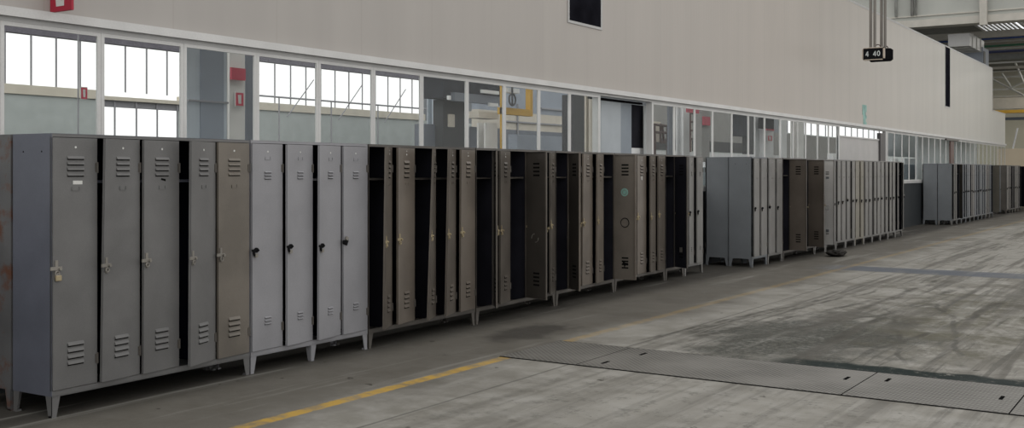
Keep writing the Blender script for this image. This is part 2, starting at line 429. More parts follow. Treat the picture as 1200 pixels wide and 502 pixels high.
LOCKERS = []
def locker(label, group, x0, x1, n, W0, W1=None, doors=(), paint_='greyA', inner='dark', side=None, frame=None, style='wide', latch='steel', door_in=None,
           paints=None, mid_leg=False, by_y=False, rot=None, height=HGT, extra=0.0):
    """x0,x1: image columns of the unit's ends on its front plane (or y values when by_y). doors: per door None closed, ('px',column of free edge) or degrees"""
    W1 = W0 if W1 is None else W1
    ya, yb = (x0, x1) if by_y else (wall_y(x0, W0), wall_y(x1, W1))
    ax, bx = -W0 + extra, -W1 + extra
    rz = math.atan2(W1 - W0, yb - ya); Lh = math.hypot(yb - ya, W1 - W0) - .006
    root = thing('locker', label, 'locker', (ax, ya + .003, 0), rz, group)
    if rot: root.rotation_euler[2] += rot; root.location = (ax, ya, 0)
    H, D, t = height, DEP, .012
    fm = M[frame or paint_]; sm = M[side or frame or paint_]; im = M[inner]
    bm = bmesh.new()
    for y0, y1, mi, mo in ((0, .003, 1, 0), (Lh - .003, Lh, 1, 0)): add_box(bm, -D, 0, y0, y1, LEG, H, 1)
    add_box(bm, -D + .004, -.004, .0032, .0046, LEG + .01, H - .006, 2); add_box(bm, -D + .004, -.004, Lh - .0046, Lh - .0032, LEG + .01, H - .006, 2)
    add_box(bm, -D, -D + .003, .003, Lh - .003, LEG, H, 1); add_box(bm, -D + .0031, -D + .0045, .004, Lh - .004, LEG + .01, H - .004, 2)
    add_box(bm, -D, 0, .003, Lh - .003, H - .003, H, 1); add_box(bm, -D + .004, -.004, .004, Lh - .004, H - .0046, H - .0031, 2)
    add_box(bm, -D, 0, .003, Lh - .003, LEG, LEG + .004, 0)
    p = Lh / n
    # face frame: top strip, bottom strip, uprights
    add_box(bm, -.018, -.001, .003, Lh - .003, H - .022, H - .003, 0); add_box(bm, -.018, 0, .003, Lh - .003, LEG - .004, LEG + .034, 0)
    for i in range(n + 1):
        y = i * p; a, b = max(.0, y - .009), min(Lh, y + .009)
        if i in (0, n): add_box(bm, -.018, -.001, a, b, LEG + .034, H - .022, 0)
        else: add_box(bm, -.034, -.024, a, b, LEG + .034, H - .022, 2)
        if 0 < i < n: add_box(bm, -D + .004, -.018, y - .0015, y + .0015, LEG + .004, H - .005, 2)
    add_tube(bm, (-.10, -.001, H - .115), (-.10, .004, H - .115), .006, 8, 3); add_tube(bm, (-.29, -.001, H - .115), (-.29, .004, H - .115), .006, 8, 3)
    obj('cabinet_body', bm, [fm, sm, im, M['black']], root)
    ms = [leg_mesh(1, fm), leg_mesh(-1, fm)]
    for x in (-.003, -D + .003):
        for k, y in enumerate((.002, Lh - .002)):
            o = link_mesh('leg', ms[k], root); o.location = (x, y, 0)
            if x < -.1: o.scale = (-1, 1, 1)
    if mid_leg:
        o = link_mesh('leg', ms[0], root); o.location = (-.003, Lh / 2 - .02, 0)
    dz, dh, dw = LEG + .038, H - .026 - (LEG + .038), p - .011
    cache = {}
    R = Matrix.Rotation(root.rotation_euler[2], 2)
    for i in range(n):
        spec = doors[i] if i < len(doors) else None
        yh_ = (i + 1) * p - .007
        tw = 0; ang = 0.6
        if isinstance(spec, tuple) and spec[0] == 'none':
            continue
        if isinstance(spec, (int, float)): ang = spec
        elif isinstance(spec, tuple):
            if len(spec) > 2: tw = spec[2]
            if spec[0] == 'deg': ang = spec[1]
            else:
                best = None
                for k in range(0, 1351):
                    a = math.radians(k / 10); v = R @ Vector((dw * math.sin(a), yh_ - dw * math.cos(a)))
                    e = abs(column_of(root.location.x + v.x, root.location.y + v.y) - spec[1])
                    if best is None or e < best[0] - 1e-6: best = (e, k / 10)
                ang = best[1]
        pm = (paints or {}).get(i, paint_)
        mi = door_in.get(i) if isinstance(door_in, dict) else door_in
        key = (pm, mi, tw)
        if key not in cache: cache[key] = door_mesh(dw, dh, style, M[pm], M[mi or pm], tw)
        d = link_mesh('door', cache[key], root); d.location = (.003, yh_, dz); d.rotation_euler = (0, 0, math.radians(ang))
        lt = link_mesh('latch', LATCH[latch], d); lt.location = (.0005, -dw, .93 - dz + random.uniform(-.012, .012) + .02)
        if latch == 'black' and random.random() < .3: lt.rotation_euler[0] = 2.6; lt.location.y += .03
        for z in (.16, dh - .19):
            hg = link_mesh('hinge', HINGE, d); hg.location = (.001, 0, z)
        if ang > 12 or tw or ('shelf_all' in (doors if isinstance(doors, dict) else ())):
            bm = bmesh.new(); add_box(bm, -D + .006, -.03, i * p + .004, (i + 1) * p - .004, H - .305, H - .300); add_box(bm, -.034, -.030, i * p + .004, (i + 1) * p - .004, H - .318, H - .300)
            obj('shelf', bm, M[frame or paint_] if paint_ != 'greyA' else M['sideA'], root)
        d['ang'] = ang
    LOCKERS.append(root)
    return root

def doors_of(r): return [c for c in r.children if c.name.split('.')[0] == 'door']

G1 = 'lockers of the long front row'
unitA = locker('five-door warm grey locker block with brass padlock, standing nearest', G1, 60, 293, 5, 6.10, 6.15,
    [('deg', 1.0, 0), ('px', 121, .10), ('px', 168.3, .02), ('px', 223.5, .03), ('px', 255.8, 0)], 'greyA', 'darkBlue', 'sideA', None, 'wide', 'steel', paints={3: 'greyA', 4: 'brownA'})
unitB = locker('four-door light grey locker block with four black latches', G1, 293.5, 431, 4, 6.15, 6.17,
    [('deg', 2.0, 0), ('px', 336.5, 0), ('px', 374, .02), ('px', 402.5, 0)], 'greyB', 'darkBlue', None, None, 'small', 'black', mid_leg=True)
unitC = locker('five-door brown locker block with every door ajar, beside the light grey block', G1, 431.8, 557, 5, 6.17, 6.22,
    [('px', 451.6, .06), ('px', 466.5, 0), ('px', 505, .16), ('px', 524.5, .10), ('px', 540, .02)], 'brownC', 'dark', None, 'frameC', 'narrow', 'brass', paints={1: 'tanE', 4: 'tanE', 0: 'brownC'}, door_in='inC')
unitD = locker('five-door dark brown locker block with a door swung out past its own legs', G1, 558, 651, 5, 6.225, 6.33,
    [('px', 583.0, 0), ('px', 586.5, 0), ('px', 641, 0), None, ('px', 645, 0)], 'brownD', 'dark', None, 'frameC', 'narrow', 'brass', door_in='inC')
unitE = locker('five-door brown locker block whose open door bears a green sticker', G1, 651.5, 720, 5, 6.33, 6.42,
    [('px', 680, 0), None, ('px', 682.8, .05), ('px', 699.8, .03), ('px', 745.3, 0)], 'tanE', 'dark', None, 'frameC', 'narrow', 'brass', door_in={0: 'inC', 4: 'inE'})
unitF = locker('five-door brown locker block just behind the open green-stickered door', G1, 720.5, 779.5, 5, 6.425, 6.49,
    [None, ('deg', 4), ('px', 746.6, 0), ('px', 762.3, 0), ('px', 771.3, 0)], 'brownC', 'dark', None, 'frameC', 'narrow', 'brass', paints={2: 'tanE'}, door_in='inC')
unitG = locker('two-door near-black locker between brown block and narrow grey one', G1, 780, 801.5, 2, 6.49, 6.52,
    [('px', 806.0, 0), None], 'frameC', 'dark', None, 'frameC', 'narrow', 'brass', door_in='dark')
unitH = locker('two-door grey locker ending the front row, by the first gap', G1, 802.5, 823.8, 2, 6.52, 6.53,
    [('px', 807.6, 0), ('px', 817, 0)], 'greyM', 'dark', None, None, 'small', 'black')
G2 = 'lockers of the second row'
unitI = locker('two-door cool grey locker showing its side at the first gap', G2, 881.5, 899, 2, 6.20, 6.20, [('px', 884, 0), ('px', 892.3, 0)], 'greyI', 'dark', None, None, 'plain', 'black', paints={0: 'greyM', 1: 'greyM'})
unitJ = locker('two-door grey locker next to the brown block with two swung-out doors', G2, 899.8, 917, 2, 6.20, 6.20, [('px', 901.2, 0), ('px', 910.6, 0)], 'greyM', 'dark', None, None, 'plain', 'black')
unitK = locker('five-door brown locker block with two doors swung right out', G2, 917.6, 954.5, 5, 6.20, 6.20, [('px', 945.5, 0), None, None, ('px', 966, 0), None], 'brownD', 'dark', None, 'frameC', 'narrow', 'brass', door_in='inK')
y0 = wall_y(954.5, 6.20) + .01
ordn = ['first', 'second', 'third', 'fourth', 'fifth', 'sixth', 'seventh', 'eighth', 'ninth', 'tenth', 'eleventh']
nG = 10; step = (wall_y(1057.5, 6.18) - y0) / nG
angs = [(('px', 978, 0), 2), (3, 5), (6, 3.5), (4, 7), (2, 5), (5, 3), (6.5, 4), (3, 6), (7, 5), (10, ('px', 1059, 0))]
for i in range(nG):
    lab = ('narrow grey locker whose open pale door hangs over the black rag' if i == 0 else
           'two-door grey locker, %s after the one with the pale open door' % ordn[i - 1] if i < nG - 1 else
           'two-door grey locker ending the second row, its end door wide open')
    locker(lab, G2, y0 + i * step, y0 + (i + 1) * step - .006, 2, 6.20 - .002 * i, 6.20 - .002 * (i + 1),
           [angs[i][0], angs[i][1]], 'beigeM' if i == 4 else 'greyM', 'dark', 'greyI', None, 'plain' if i else 'small', 'black',
           door_in={0: 'paleM'} if i == 0 else ({1: 'dark'} if i == 9 else None), by_y=True)
G3 = 'lockers of the third row'
y0 = wall_y(1116, 6.22); y1 = wall_y(1163.5, 6.20); n3 = 10; step = (y1 - y0) / n3
ang3 = [(9, 4), (30, 7), (4, 8), (6, 3), (7, 4), (3, 6), (7, 3), (5, 6), (3, 5), (4, 55)]
for i in range(n3):
    lab = ('two-door cool grey locker showing its side at the second gap' if i == 0 else
           'two-door grey locker ending the third row with a beige open door' if i == n3 - 1 else
           'two-door grey locker, %s after the one at the second gap' % ordn[i - 1])
    locker(lab, G3, y0 + i * step, y0 + (i + 1) * step - .008, 2, 6.22 - .002 * i, 6.22 - .002 * (i + 1), list(ang3[i]),
           'greyI' if i % 4 else 'greyM', 'dark', 'greyI', None, 'plain', 'black', door_in={1: 'beigeM'} if i == 9 else ({0: 'inE'} if i == 1 else {0: 'greyM', 1: 'greyI'}), by_y=True)
G4 = 'lockers of the farthest row'
y0 = wall_y(1179.5, 6.22); step = .72
ang4 = [(2, 3), (5, 12), (14, 6), (3, 2), (4, 40)]
for i in range(5):
    lab = ('two-door dark taupe locker starting the farthest row' if i == 0 else
           'two-door grey locker ending the farthest row with its end door open' if i == 4 else
           'two-door grey locker, %s after the taupe one of the farthest row' % ordn[i - 1])
    locker(lab, G4, y0 + i * step, y0 + (i + 1) * step - .008, 2, 6.22, 6.22, list(ang4[i]), 'frameC' if i == 0 else 'greyM', 'dark', None, None, 'plain', 'black',
           paints={0: 'greyM', 1: 'greyM'} if i == 0 else None, door_in='dark' if i in (1, 2, 4) else None, by_y=True)

# the row standing back to back behind: only its end units show
def back_locker(label, yA, W, n, p_, wid, side=None, rz=0):
    # faces the partition: its front plane is at x=-(W+.42+.40); turned half round
    r = locker(label, 'lockers turned to the partition', 0, wid, n, 0, 0, [], p_, 'dark', side, None, 'plain', 'steel', by_y=True)
    r.location = (-(W + .02 + .80) - math.sin(rz) * wid, yA + wid, 0); r.rotation_euler = (0, 0, PI + rz)
back_locker('rust-spotted grey locker at the frame edge, back to back with padlocked block', wall_y(60, 6.10) - .03, 6.10, 5, 'rusty', 1.70, rz=math.atan2(.05, 1.7))
back_locker('bluish grey locker turned to the partition at the first gap', wall_y(881.5, 6.20) + .02, 6.20, 2, 'greyI', .70)
back_locker('grey locker turned to the partition at the second gap', wall_y(1116, 6.22), 6.22, 2, 'greyI', .70)

# stickers, rings and tags on particular doors
def sticker(door, y, z, r, m, name='sticker', label=None, inside=True, ring=False):
    bm = bmesh.new(); x = -.0036 if inside else 0; s = -1 if inside else 1
    if ring: add_ring(bm, (x + s * .002, y, z), (1, 0, 0), r, .005, 28, 6)
    else:
        add_tube(bm, (x, y, z), (x + s * .002, y, z), r, 24)
    o = obj(name, bm, M[m] if isinstance(m, str) else m, door)
    if label: o['label'] = label
    return o
dE = doors_of(unitE)[4]
sticker(dE, -.150, 1.12, .052, 'teal', 'sticker', 'round pale green sticker')
bm = bmesh.new(); add_ring(bm, (-.0060, -.150, 1.12), (1, 0, 0), .030, .004, 20, 6); obj('emblem', bm, M['greyM'], dE)
sticker(dE, -.155, .73, .058, 'black', 'ring_mark', 'black ring mark', ring=True)
bm = bmesh.new(); add_prism(bm, [(-.0055, -.18, .21), (-.0055, -.12, .235), (-.0055, -.15, .15)], (.0015, 0, 0)); add_box(bm, -.0055, -.004, -.2, -.12, .19, .215); obj('smudge_mark', bm, M['slot'], dE)
dD = doors_of(unitD)[2]
bm = bmesh.new()
for s in (-1, 1): add_ring(bm, (-.006, -.15 + s * .008, .66), (1, 0, 0), .045, .004, 12, 6, 0, (PI / 2 if s < 0 else -PI / 2) - .9 + PI / 2, (PI / 2 if s < 0 else -PI / 2) + .9 + PI / 2)
obj('ring_mark', bm, M['steel'], dD)
dA = doors_of(unitA)
bm = bmesh.new(); add_box(bm, 0, .001, -.185, -.115, 1.302, 1.326); o = obj('name_card', bm, M['white'], dA[0]); o['label'] = 'torn white name card'
for i, (a, b, z, t) in {1: (-.20, -.09, 1.27, .006), 2: (-.2, -.13, 1.32, .012)}.items():
    bm = bmesh.new(); add_prism(bm, [(0, a, z + .012), (0, b, z - .004), (0, b, z + t), (0, a, z + .012 + t)], (.0012, 0, 0)); obj('scrape_mark', bm, M['slot'], dA[i])
dF = doors_of(unitF)[2]
bm = bmesh.new(); add_box(bm, 0, .001, -.175, -.145, 1.27, 1.34); o = obj('name_card', bm, M['white'], dF); o['label'] = 'small white card'
dM = [r for r in LOCKERS if 'pale door hangs' in r['label']][0]
bm = bmesh.new(); dd = doors_of(dM)[0]
add_ring(bm, (-.006, -.16, .70), (1, 0, 0), .05, .005, 4, 4); add_box(bm, -.0056, -.004, -.20, -.13, 1.25, 1.29); add_box(bm, -.0056, -.004, -.20, -.13, .25, .29); obj('ring_mark', bm, M['greyI'], dd)
dG = doors_of(unitG)[0]
bm = bmesh.new(); add_box(bm, -.006, -.0036, -.2, -.13, .22, .29); o = obj('sticker', bm, M['steel'], dG)

# padlock hanging on the nearest door
pt = dA[0].parent
loc = Vector(pt.location) + Matrix.Rotation(pt.rotation_euler[2], 3, 'Z') @ Vector((.020, .034, .905))
pad = thing('padlock', 'small brass padlock hanging from the nearest grey locker door', 'padlock', loc)
bm = bmesh.new(); add_box(bm, -.009, .009, -.020, .020, -.040, -.004); obj('lock_body', bm, M['brass'], pad, bevel=.004)
bm = bmesh.new(); add_ring(bm, (0, 0, -.004), (1, 0, 0), .013, .0035, 14, 8, 0, 0, 2 * PI); obj('shackle', bm, M['steel'], pad)

# dark rag on the floor under the pale door
rx, ry = -5.72, 19.75
bm = bmesh.new(); bmesh.ops.create_icosphere(bm, subdivisions=4, radius=1)
for v in bm.verts:
    n_ = noise.noise(v.co * 1.7) * .35 + noise.noise(v.co * 4.3) * .22
    v.co = Vector((v.co.x * .17 * (1 + n_), v.co.y * .25 * (1 + n_), max(-.0, (v.co.z * .5 + .5)) * .11 * (1 + n_)))
lowz = min(v.co.z for v in bm.verts)
for v in bm.verts: v.co.z -= lowz
M['rag'] = paint('black_cloth', (.030, .028, .026), .9, .4, scale=9)
rag = obj('rag', bm, M['rag'], smooth=True); rag.location = (rx, ry, 0)
tag(rag, 'crumpled black rag on the floor under the pale open door', 'rag')

# ------------------------------------------------------------------ partition wall with its window band
WW = 7.10
Z_RAIL, Z_HEAD, Z_SILL, Z_TOP = 2.72, 2.60, 1.30, 5.62
Y_END, Y_STEP = wall_y(1178, WW), wall_y(1163, WW)
x0, x1 = -WW - .10, -WW
bm = bmesh.new()
add_prism(bm, [(x1, -8, Z_RAIL - .02), (x1, Y_END, Z_RAIL - .02), (x1, Y_END, 3.97), (x1, Y_STEP, 3.97), (x1, Y_STEP, Z_TOP), (x1, -8, Z_TOP)], (-.12, 0, 0))
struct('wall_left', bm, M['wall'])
boxobj('wall_left_base', x0, x1 + .005, -8, Y_END, 0, Z_SILL - .07, M['lowwall'])
boxobj('trim_1', x0 - .01, x1 + .05, -8, Y_END, Z_RAIL - .065, Z_RAIL, M['rail'])          # projecting white rail over the windows
boxobj('trim_2', x0, x1 + .008, -8, Y_END, Z_HEAD + .02, Z_RAIL - .065, M['alu'])
boxobj('trim_3', x0 - .01, x1 + .025, -8, Y_END, Z_SILL - .07, Z_SILL, M['alu'])            # sill
bm = bmesh.new(); add_prism(bm, [(x1 + .005, -8, Z_TOP - .02), (x1 + .005, Y_STEP + .01, Z_TOP - .02), (x1 + .005, Y_STEP + .01, Z_TOP + .03), (x1 + .005, -8, Z_TOP + .03)], (-.13, 0, 0))
struct('trim_4', bm, M['alu'])
bm = bmesh.new(); add_box(bm, x0 - .03, x1 + .01, Y_STEP - .02, Y_STEP + .03, 3.97, Z_TOP + .03); add_box(bm, x0 - .03, x1 + .01, Y_STEP, Y_END + .02, 3.95, 4.0); struct('trim_5', bm, M['alu'])

# mullion columns read off the photograph (window edges along the wall), continued before the frame
ys = [wall_y(p, WW) for p in (118, 215, 300.5, 373, 437.3, 494, 547.2, 591, 631.5, 667.5, 702)]
door_bay = (wall_y(702, WW), wall_y(764.5, WW))
ys2 = [wall_y(p, WW) for p in (764.5, 790, 814, 835, 857.5, 877, 896, 914)]
while ys2[-1] + .81 < wall_y(987, WW) + .2: ys2.append(ys2[-1] + .81)
panel_bay = (ys2[-1], wall_y(1030.5, WW)); dark_bay = (panel_bay[1], wall_y(1039, WW))
ys3 = [dark_bay[1]]
while ys3[-1] + .85 < Y_END - .3: ys3.append(ys3[-1] + .85)
ys3.append(Y_END - .02)
ys = [ys[0] - .80 * k for k in (5, 4, 3, 2)] + [wall_y(3.0, WW) - .02] + ys
wn = [0]
def window(ya, yb):
    wn[0] += 1
    w = .030
    bm = bmesh.new(); xa, xb = -WW - .014, -WW + .004
    zs0, zs1 = Z_SILL, Z_HEAD + .02
    for a, b in ((ya, ya + w), (yb - w, yb)): add_box(bm, xa, xb, a, b, zs0, zs1)
    add_box(bm, xa, xb, ya + w, yb - w, zs0, zs0 + .03); add_box(bm, xa, xb, ya + w, yb - w, zs1 - .03, zs1)
    o = struct('window_%d' % wn[0], bm, M['rail'])
    bm = bmesh.new(); add_box(bm, -WW - .009, -WW - .005, ya + w, yb - w, zs0 + .03, zs1 - .03)
    obj('window_pane', bm, M['glass'], o)
for L_ in (ys, ys2, ys3):
    for a, b in zip(L_, L_[1:]): window(a + .001, b - .001)

M['offwhite'] = paint('off_white_paint', (.80, .81, .81), .6, .06, bump=0)
# door bay with hanging strip panels
tk = boxobj('curtain_rail', -WW - .20, -WW - .15, door_bay[0] + .03, door_bay[1] - .03, 2.585, 2.615, M['black'], structural=False)
tag(tk, 'black curtain rail over the open bay of the partition', 'rail')
M['pvc'] = paint('pale_blue_grey_panel', (.42, .46, .49), .5, .05, bump=0); M['pvc2'] = paint('blue_grey_panel', (.27, .31, .35), .5, .05, bump=0); M['pvc3'] = paint('pale_grey_panel', (.47, .48, .48), .5, .05, bump=0)
for (pa, pb, m_, off, lab) in ((704.5, 727.5, 'pvc', .0, 'wide pale blue-grey panel hanging in the open bay'), (726.5, 740, 'pvc2', .03, 'blue-grey hanging panel beside the black one'),
                          (740, 755, 'dark', .06, 'near-black tall panel in the open bay'), (754.5, 763.5, 'pvc3', .0, 'narrow pale grey panel beside the black one')):
    W_ = WW + .17 + off
    o = boxobj('sliding_screen', -W_ - .012, -W_, wall_y(pa, W_), wall_y(pb, W_), .03 if m_ != 'dark' else 1.92, 2.58, M[m_], structural=False)
    tag(o, lab, 'panel', 'panels hanging in the bay')
    if m_ == 'dark':
        lo = boxobj('white_light_panel', -W_ - .012, -W_, wall_y(pa, W_), wall_y(pb, W_), .03, 1.92, M['offwhite'], o, structural=False); lo['label'] = 'lower panel painted white for the light showing there'  # off-white panel put in for the white light below the black screen
boxobj('trim_6', -WW - .09, -WW + .006, door_bay[0] - .03, door_bay[0] + .03, 0, Z_HEAD + .02, M['rail'])
boxobj('trim_7', -WW - .09, -WW + .006, door_bay[1] - .03, door_bay[1] + .03, 0, Z_HEAD + .02, M['rail'])
# solid bays further along
M['blank'] = paint('blank_white_panel', (.46, .45, .44), .5, .04, bump=0)
o = boxobj('wall_left_panel', -WW - .05, -WW - .02, panel_bay[0], panel_bay[1], Z_SILL, wall_z(988, 160.5, WW), M['blank'])
bm = bmesh.new(); zb = wall_z(988, 160.5, WW); ya, yb = panel_bay
add_box(bm, -WW - .07, -WW, ya, ya + .05, Z_SILL, Z_HEAD + .02); add_box(bm, -WW - .07, -WW + .0, ya + .05, yb, zb, zb + .03)
wn[0] += 1; o = struct('window_%d' % wn[0], bm, M['rail'])
bm = bmesh.new(); add_box(bm, -WW - .04, -WW - .036, ya + .05, yb, zb + .03, Z_HEAD + .02); obj('window_pane', bm, M['glass'], o)
dk = boxobj('door_1', -WW - .06, -WW + .03, dark_bay[0], dark_bay[1] - .25, 0, wall_z(1030.5, 156, WW), paint('dark_grey_door', (.085, .08, .08), .5, .08, bump=0))
bm = bmesh.new(); add_box(bm, -WW - .05, -WW + .034, dark_bay[1] - .25, dark_bay[1], Z_SILL, Z_HEAD + .02); struct('door_1_jamb', bm, M['alu'])
bm = bmesh.new(); ya = wall_y(1113, WW); add_box(bm, -WW - .02, -WW + .03, ya, ya + .55, Z_SILL, Z_HEAD - .03); struct('door_2', bm, paint('reddish_brown_door', (.12, .07, .06), .5, .1, bump=0))
bm = bmesh.new(); add_box(bm, -WW, -WW + .06, ya - .8, ya + 1.2, Z_HEAD - .02, Z_HEAD + .03); obj('door_track', bm, M['frameC'], bpy.data.objects['door_2'])

# dark openings in the upper wall
def high_window(px0, px1, z0, z1, seg):
    ya, yb = wall_y(px0, WW), wall_y(px1, WW)
    wn[0] += 1; bm = bmesh.new(); f = .035
    for a in ((ya - f, ya, z0 - f, z1 + f), (yb, yb + f, z0 - f, z1 + f), (ya, yb, z0 - f, z0), (ya, yb, z1, z1 + f)): add_box(bm, -WW - .01, -WW + .012, *a)
    if seg: 
        for k in range(1, seg): z = z0 + (z1 - z0) * k / seg; add_box(bm, -WW, -WW + .009, ya, yb, z - .012, z + .012)
    o = struct('window_%d' % wn[0], bm, M['alu'])
    bm = bmesh.new(); add_box(bm, -WW, -WW + .006, ya, yb, z0, z1); obj('window_pane', bm, M['darkglass'], o)
zz = wall_z(666.5, 23.5, WW)
high_window(666.5, 703.5, zz, zz + .95, 2)
high_window(1107.5, 1113, wall_z(1110, 125, WW), wall_z(1110, 55.5, WW), 0)

# signs on the wall
def fire_sign(name, label, x, y, z, w, h, d, normal_y=False):
    """small flag sign with a white hose emblem; faces the -y direction, fixed to the wall by its edge"""
    r = thing(name, label, 'sign', (x, y, z))
    bm = bmesh.new(); add_box(bm, 0, w, -d / 2, d / 2, 0, h); obj('sign_board', bm, M['red'], r, bevel=.004)
    bm = bmesh.new(); e = -d / 2 - .002
    add_prism(bm, [(w * .30, e, h * .14), (w * .66, e, h * .14), (w * .66, e, h * .82), (w * .22, e, h * .82)], (0, .0015, 0))
    obj('sign_emblem', bm, M['white'], r)
    bm = bmesh.new(); add_box(bm, w * .52, w * .60, e - .0015, e, h * .30, h * .74); obj('sign_emblem', bm, M['red'], r)
    bm = bmesh.new(); add_tube(bm, (.01, 0, -.02), (.01, 0, h + .02), .008, 8); obj('bracket', bm, M['steel'], r)
    return r
ysn = wall_y(57, WW)
fire_sign('fire_hose_sign', 'red fire hose sign fixed above the white rail, nearest the frame corner', -WW, ysn + .02, 2.722, .26, .27, .02)
bm = bmesh.new(); ya, yb = wall_y(1010.5, WW), wall_y(1015.5, WW)
for k in range(6):
    z0_, z1_ = wall_z(1013, 147 - 4 * k, WW), wall_z(1013, 143 - 4 * k, WW); wv = (.2 if k < 4 else 0) * (k % 2)
    add_box(bm, -WW, -WW + .004, ya + (yb - ya) * (.2 if k < 3 else 0), yb - (yb - ya) * wv, z0_, z1_)
o = obj('poster_scrap', bm, paint('faded_teal_paper', (.26, .44, .40), .7, .25, scale=5, bump=0)); tag(o, 'torn teal strip of paper on the pale upper wall', 'poster')

# ------------------------------------------------------------------ the bay seen through the glass
WE = 22.0
M['extlow'] = paint('grey_green_cladding', (.50, .545, .53), .6, .06, bump=0); M['extbeige'] = paint('beige_band', (.72, .67, .56), .6, .06, bump=0); M['exttop'] = paint('dark_lilac_eaves', (.16, .15, .18), .6, .1, bump=0)
M['mull'] = paint('grey_glazing_bar', (.34, .34, .36), .5, .05, bump=0)
zl, zg0, zg1 = EYE + .0655 * WE / CO, EYE + .0735 * WE / CO, EYE + .117 * WE / CO
yq0, yq1, yq2 = wall_y(113, WE), wall_y(213, WE), wall_y(497, WE)
xb = -WE - .2
bm = bmesh.new(); add_box(bm, xb, -WE, -8, yq0, 0, zl); add_box(bm, xb, -WE, yq1, 64, 0, zl); add_box(bm, xb, -WE, yq0, yq1, 0, 1.6)
add_box(bm, xb, -WE, 96, 110, 0, 8); add_box(bm, xb, -WE, 64, 96, 0, 4.0)
struct('wall_exterior', bm, M['extlow'])
bm = bmesh.new(); add_box(bm, xb, -WE + .05, -8, yq0, zl, zg0); add_box(bm, xb, -WE + .05, yq1, yq2, zl, zg0); add_box(bm, xb, -WE + .02, yq0, yq1, zl, zg0 - .12)
struct('wall_exterior_band', bm, M['extbeige'])
bm = bmesh.new(); add_box(bm, xb, -WE, -8, yq2, zg1, 7.4); add_box(bm, xb, -WE, 64, 96, 6.2, 8); struct('wall_exterior_top', bm, M['exttop'])
M['greywall'] = paint('grey_bay_wall', (.21, .23, .25), .6, .08, bump=0)
boxobj('wall_exterior_solid', xb, -WE, yq2, 64, zl, 7.4, M['greywall'])
bm = bmesh.new(); y = wall_y(7, WE) - .62 * 8; k = 0
while y < yq2:
    add_box(bm, xb + .15, xb + .17, y - .02, y + .02, zg0, zg1)
    if yq0 < y < yq1: add_box(bm, xb + .15, xb + .17, y + .3, y + .34, 1.6, zl)
    y += .62
add_box(bm, xb + .05, xb + .12, yq0, yq1, zl - .16, zl)
y = 64
while y < 96: add_box(bm, xb + .05, xb + .12, y - .04, y + .04, 4, 6.2); y += 1.6
add_box(bm, xb + .05, xb + .12, 64, 96, 5.0, 5.08)
wn[0] += 1; struct('window_%d' % wn[0], bm, M['mull'])
# handrail and braces in front of the glazing
rl = thing('handrail', 'thin grey handrail in front of the far bright glazing', 'railing', (-20.5, 18, 0))
bm = bmesh.new(); zr = EYE + .0805 * 20.5 / CO; add_tube(bm, (0, 0, zr), (0, 11, zr), .025); obj('top_rail', bm, M['mull'], rl)
for k in range(6):
    bm = bmesh.new(); add_tube(bm, (0, .2 + 2 * k, 0), (0, .2 + 2 * k, zr), .02); obj('post', bm, M['mull'], rl)
    bm = bmesh.new(); add_tube(bm, (0, .5 + 2 * k, zr - .5), (0, 1.5 + 2 * k, zr + .55), .015); obj('brace', bm, M['mull'], rl)

def inner_box(name, label, cat, px0, py0, px1, py1, W, depth, mat, z0=None, group=None, kind=None):
    ya, yb = wall_y(px0, W), wall_y(px1, W); pm = (px0 + px1) / 2
    za, zb_ = (wall_z(pm, py1, W) if z0 is None else z0), wall_z(pm, py0, W)
    bm = bmesh.new(); add_box(bm, -W - depth, -W, ya, yb, za, zb_)
    o = obj(name, bm, mat)
    if kind: o['kind'] = kind
    else: tag(o, label, cat, group)
    return o
def mk(n, c, v=.06): return paint(n, c, .6, v, bump=0)
M['bluepanel'] = mk('blue_white_panel', (.58, .64, .70)); M['bluepanel2'] = mk('slate_panel', (.33, .37, .43)); M['pale'] = mk('pale_column_paint', (.74, .73, .70)); M['mach'] = mk('dark_machine_paint', (.028, .030, .037), .4)
M['yellow'] = mk('yellow_gantry_paint', (.60, .36, .05)); M['slate'] = mk('slate_blue_paint', (.17, .19, .225)); M['brownpipe'] = mk('brown_pipe_paint', (.07, .035, .028)); M['dkgrey'] = mk('charcoal_paint', (.05, .052, .055))
M['tanpanel'] = mk('cream_panel', (.66, .61, .52)); M['midgrey'] = mk('mid_grey_wall_paint', (.30, .295, .28))
# tall cabinet and column with signs behind the third window
o = inner_box('screen_panel', 'tall pale blue-grey screen panel behind the third window', 'panel', 219, 52, 266, 170, 9.0, .08, M['bluepanel'], z0=0)
bm = bmesh.new(); ya, yb = wall_y(235, 8.99), wall_y(262, 8.99); add_box(bm, -9.0, -8.985, ya, yb, .3, 3.3); obj('inset_panel', bm, M['bluepanel2'], o)
bm = bmesh.new(); add_box(bm, -8.999, -8.97, wall_y(219, 9), wall_y(266, 9), 2.30, 2.32); obj('cross_seam', bm, M['mull'], o)
def column(name, label, px0, px1, W, mat, topz=6):
    ya, yb = wall_y(px0, W), wall_y(px1, W); bm = bmesh.new(); wd = yb - ya
    add_box(bm, -W - .04, -W, ya, yb, 0, topz); add_box(bm, -W - wd * .4 - .04, -W - wd * .4, ya, yb, 0, topz); add_box(bm, -W - wd * .4, -W - .04, (ya + yb) / 2 - .03, (ya + yb) / 2 + .03, 0, topz)
    o = obj(name, bm, mat); return tag(o, label, 'column')
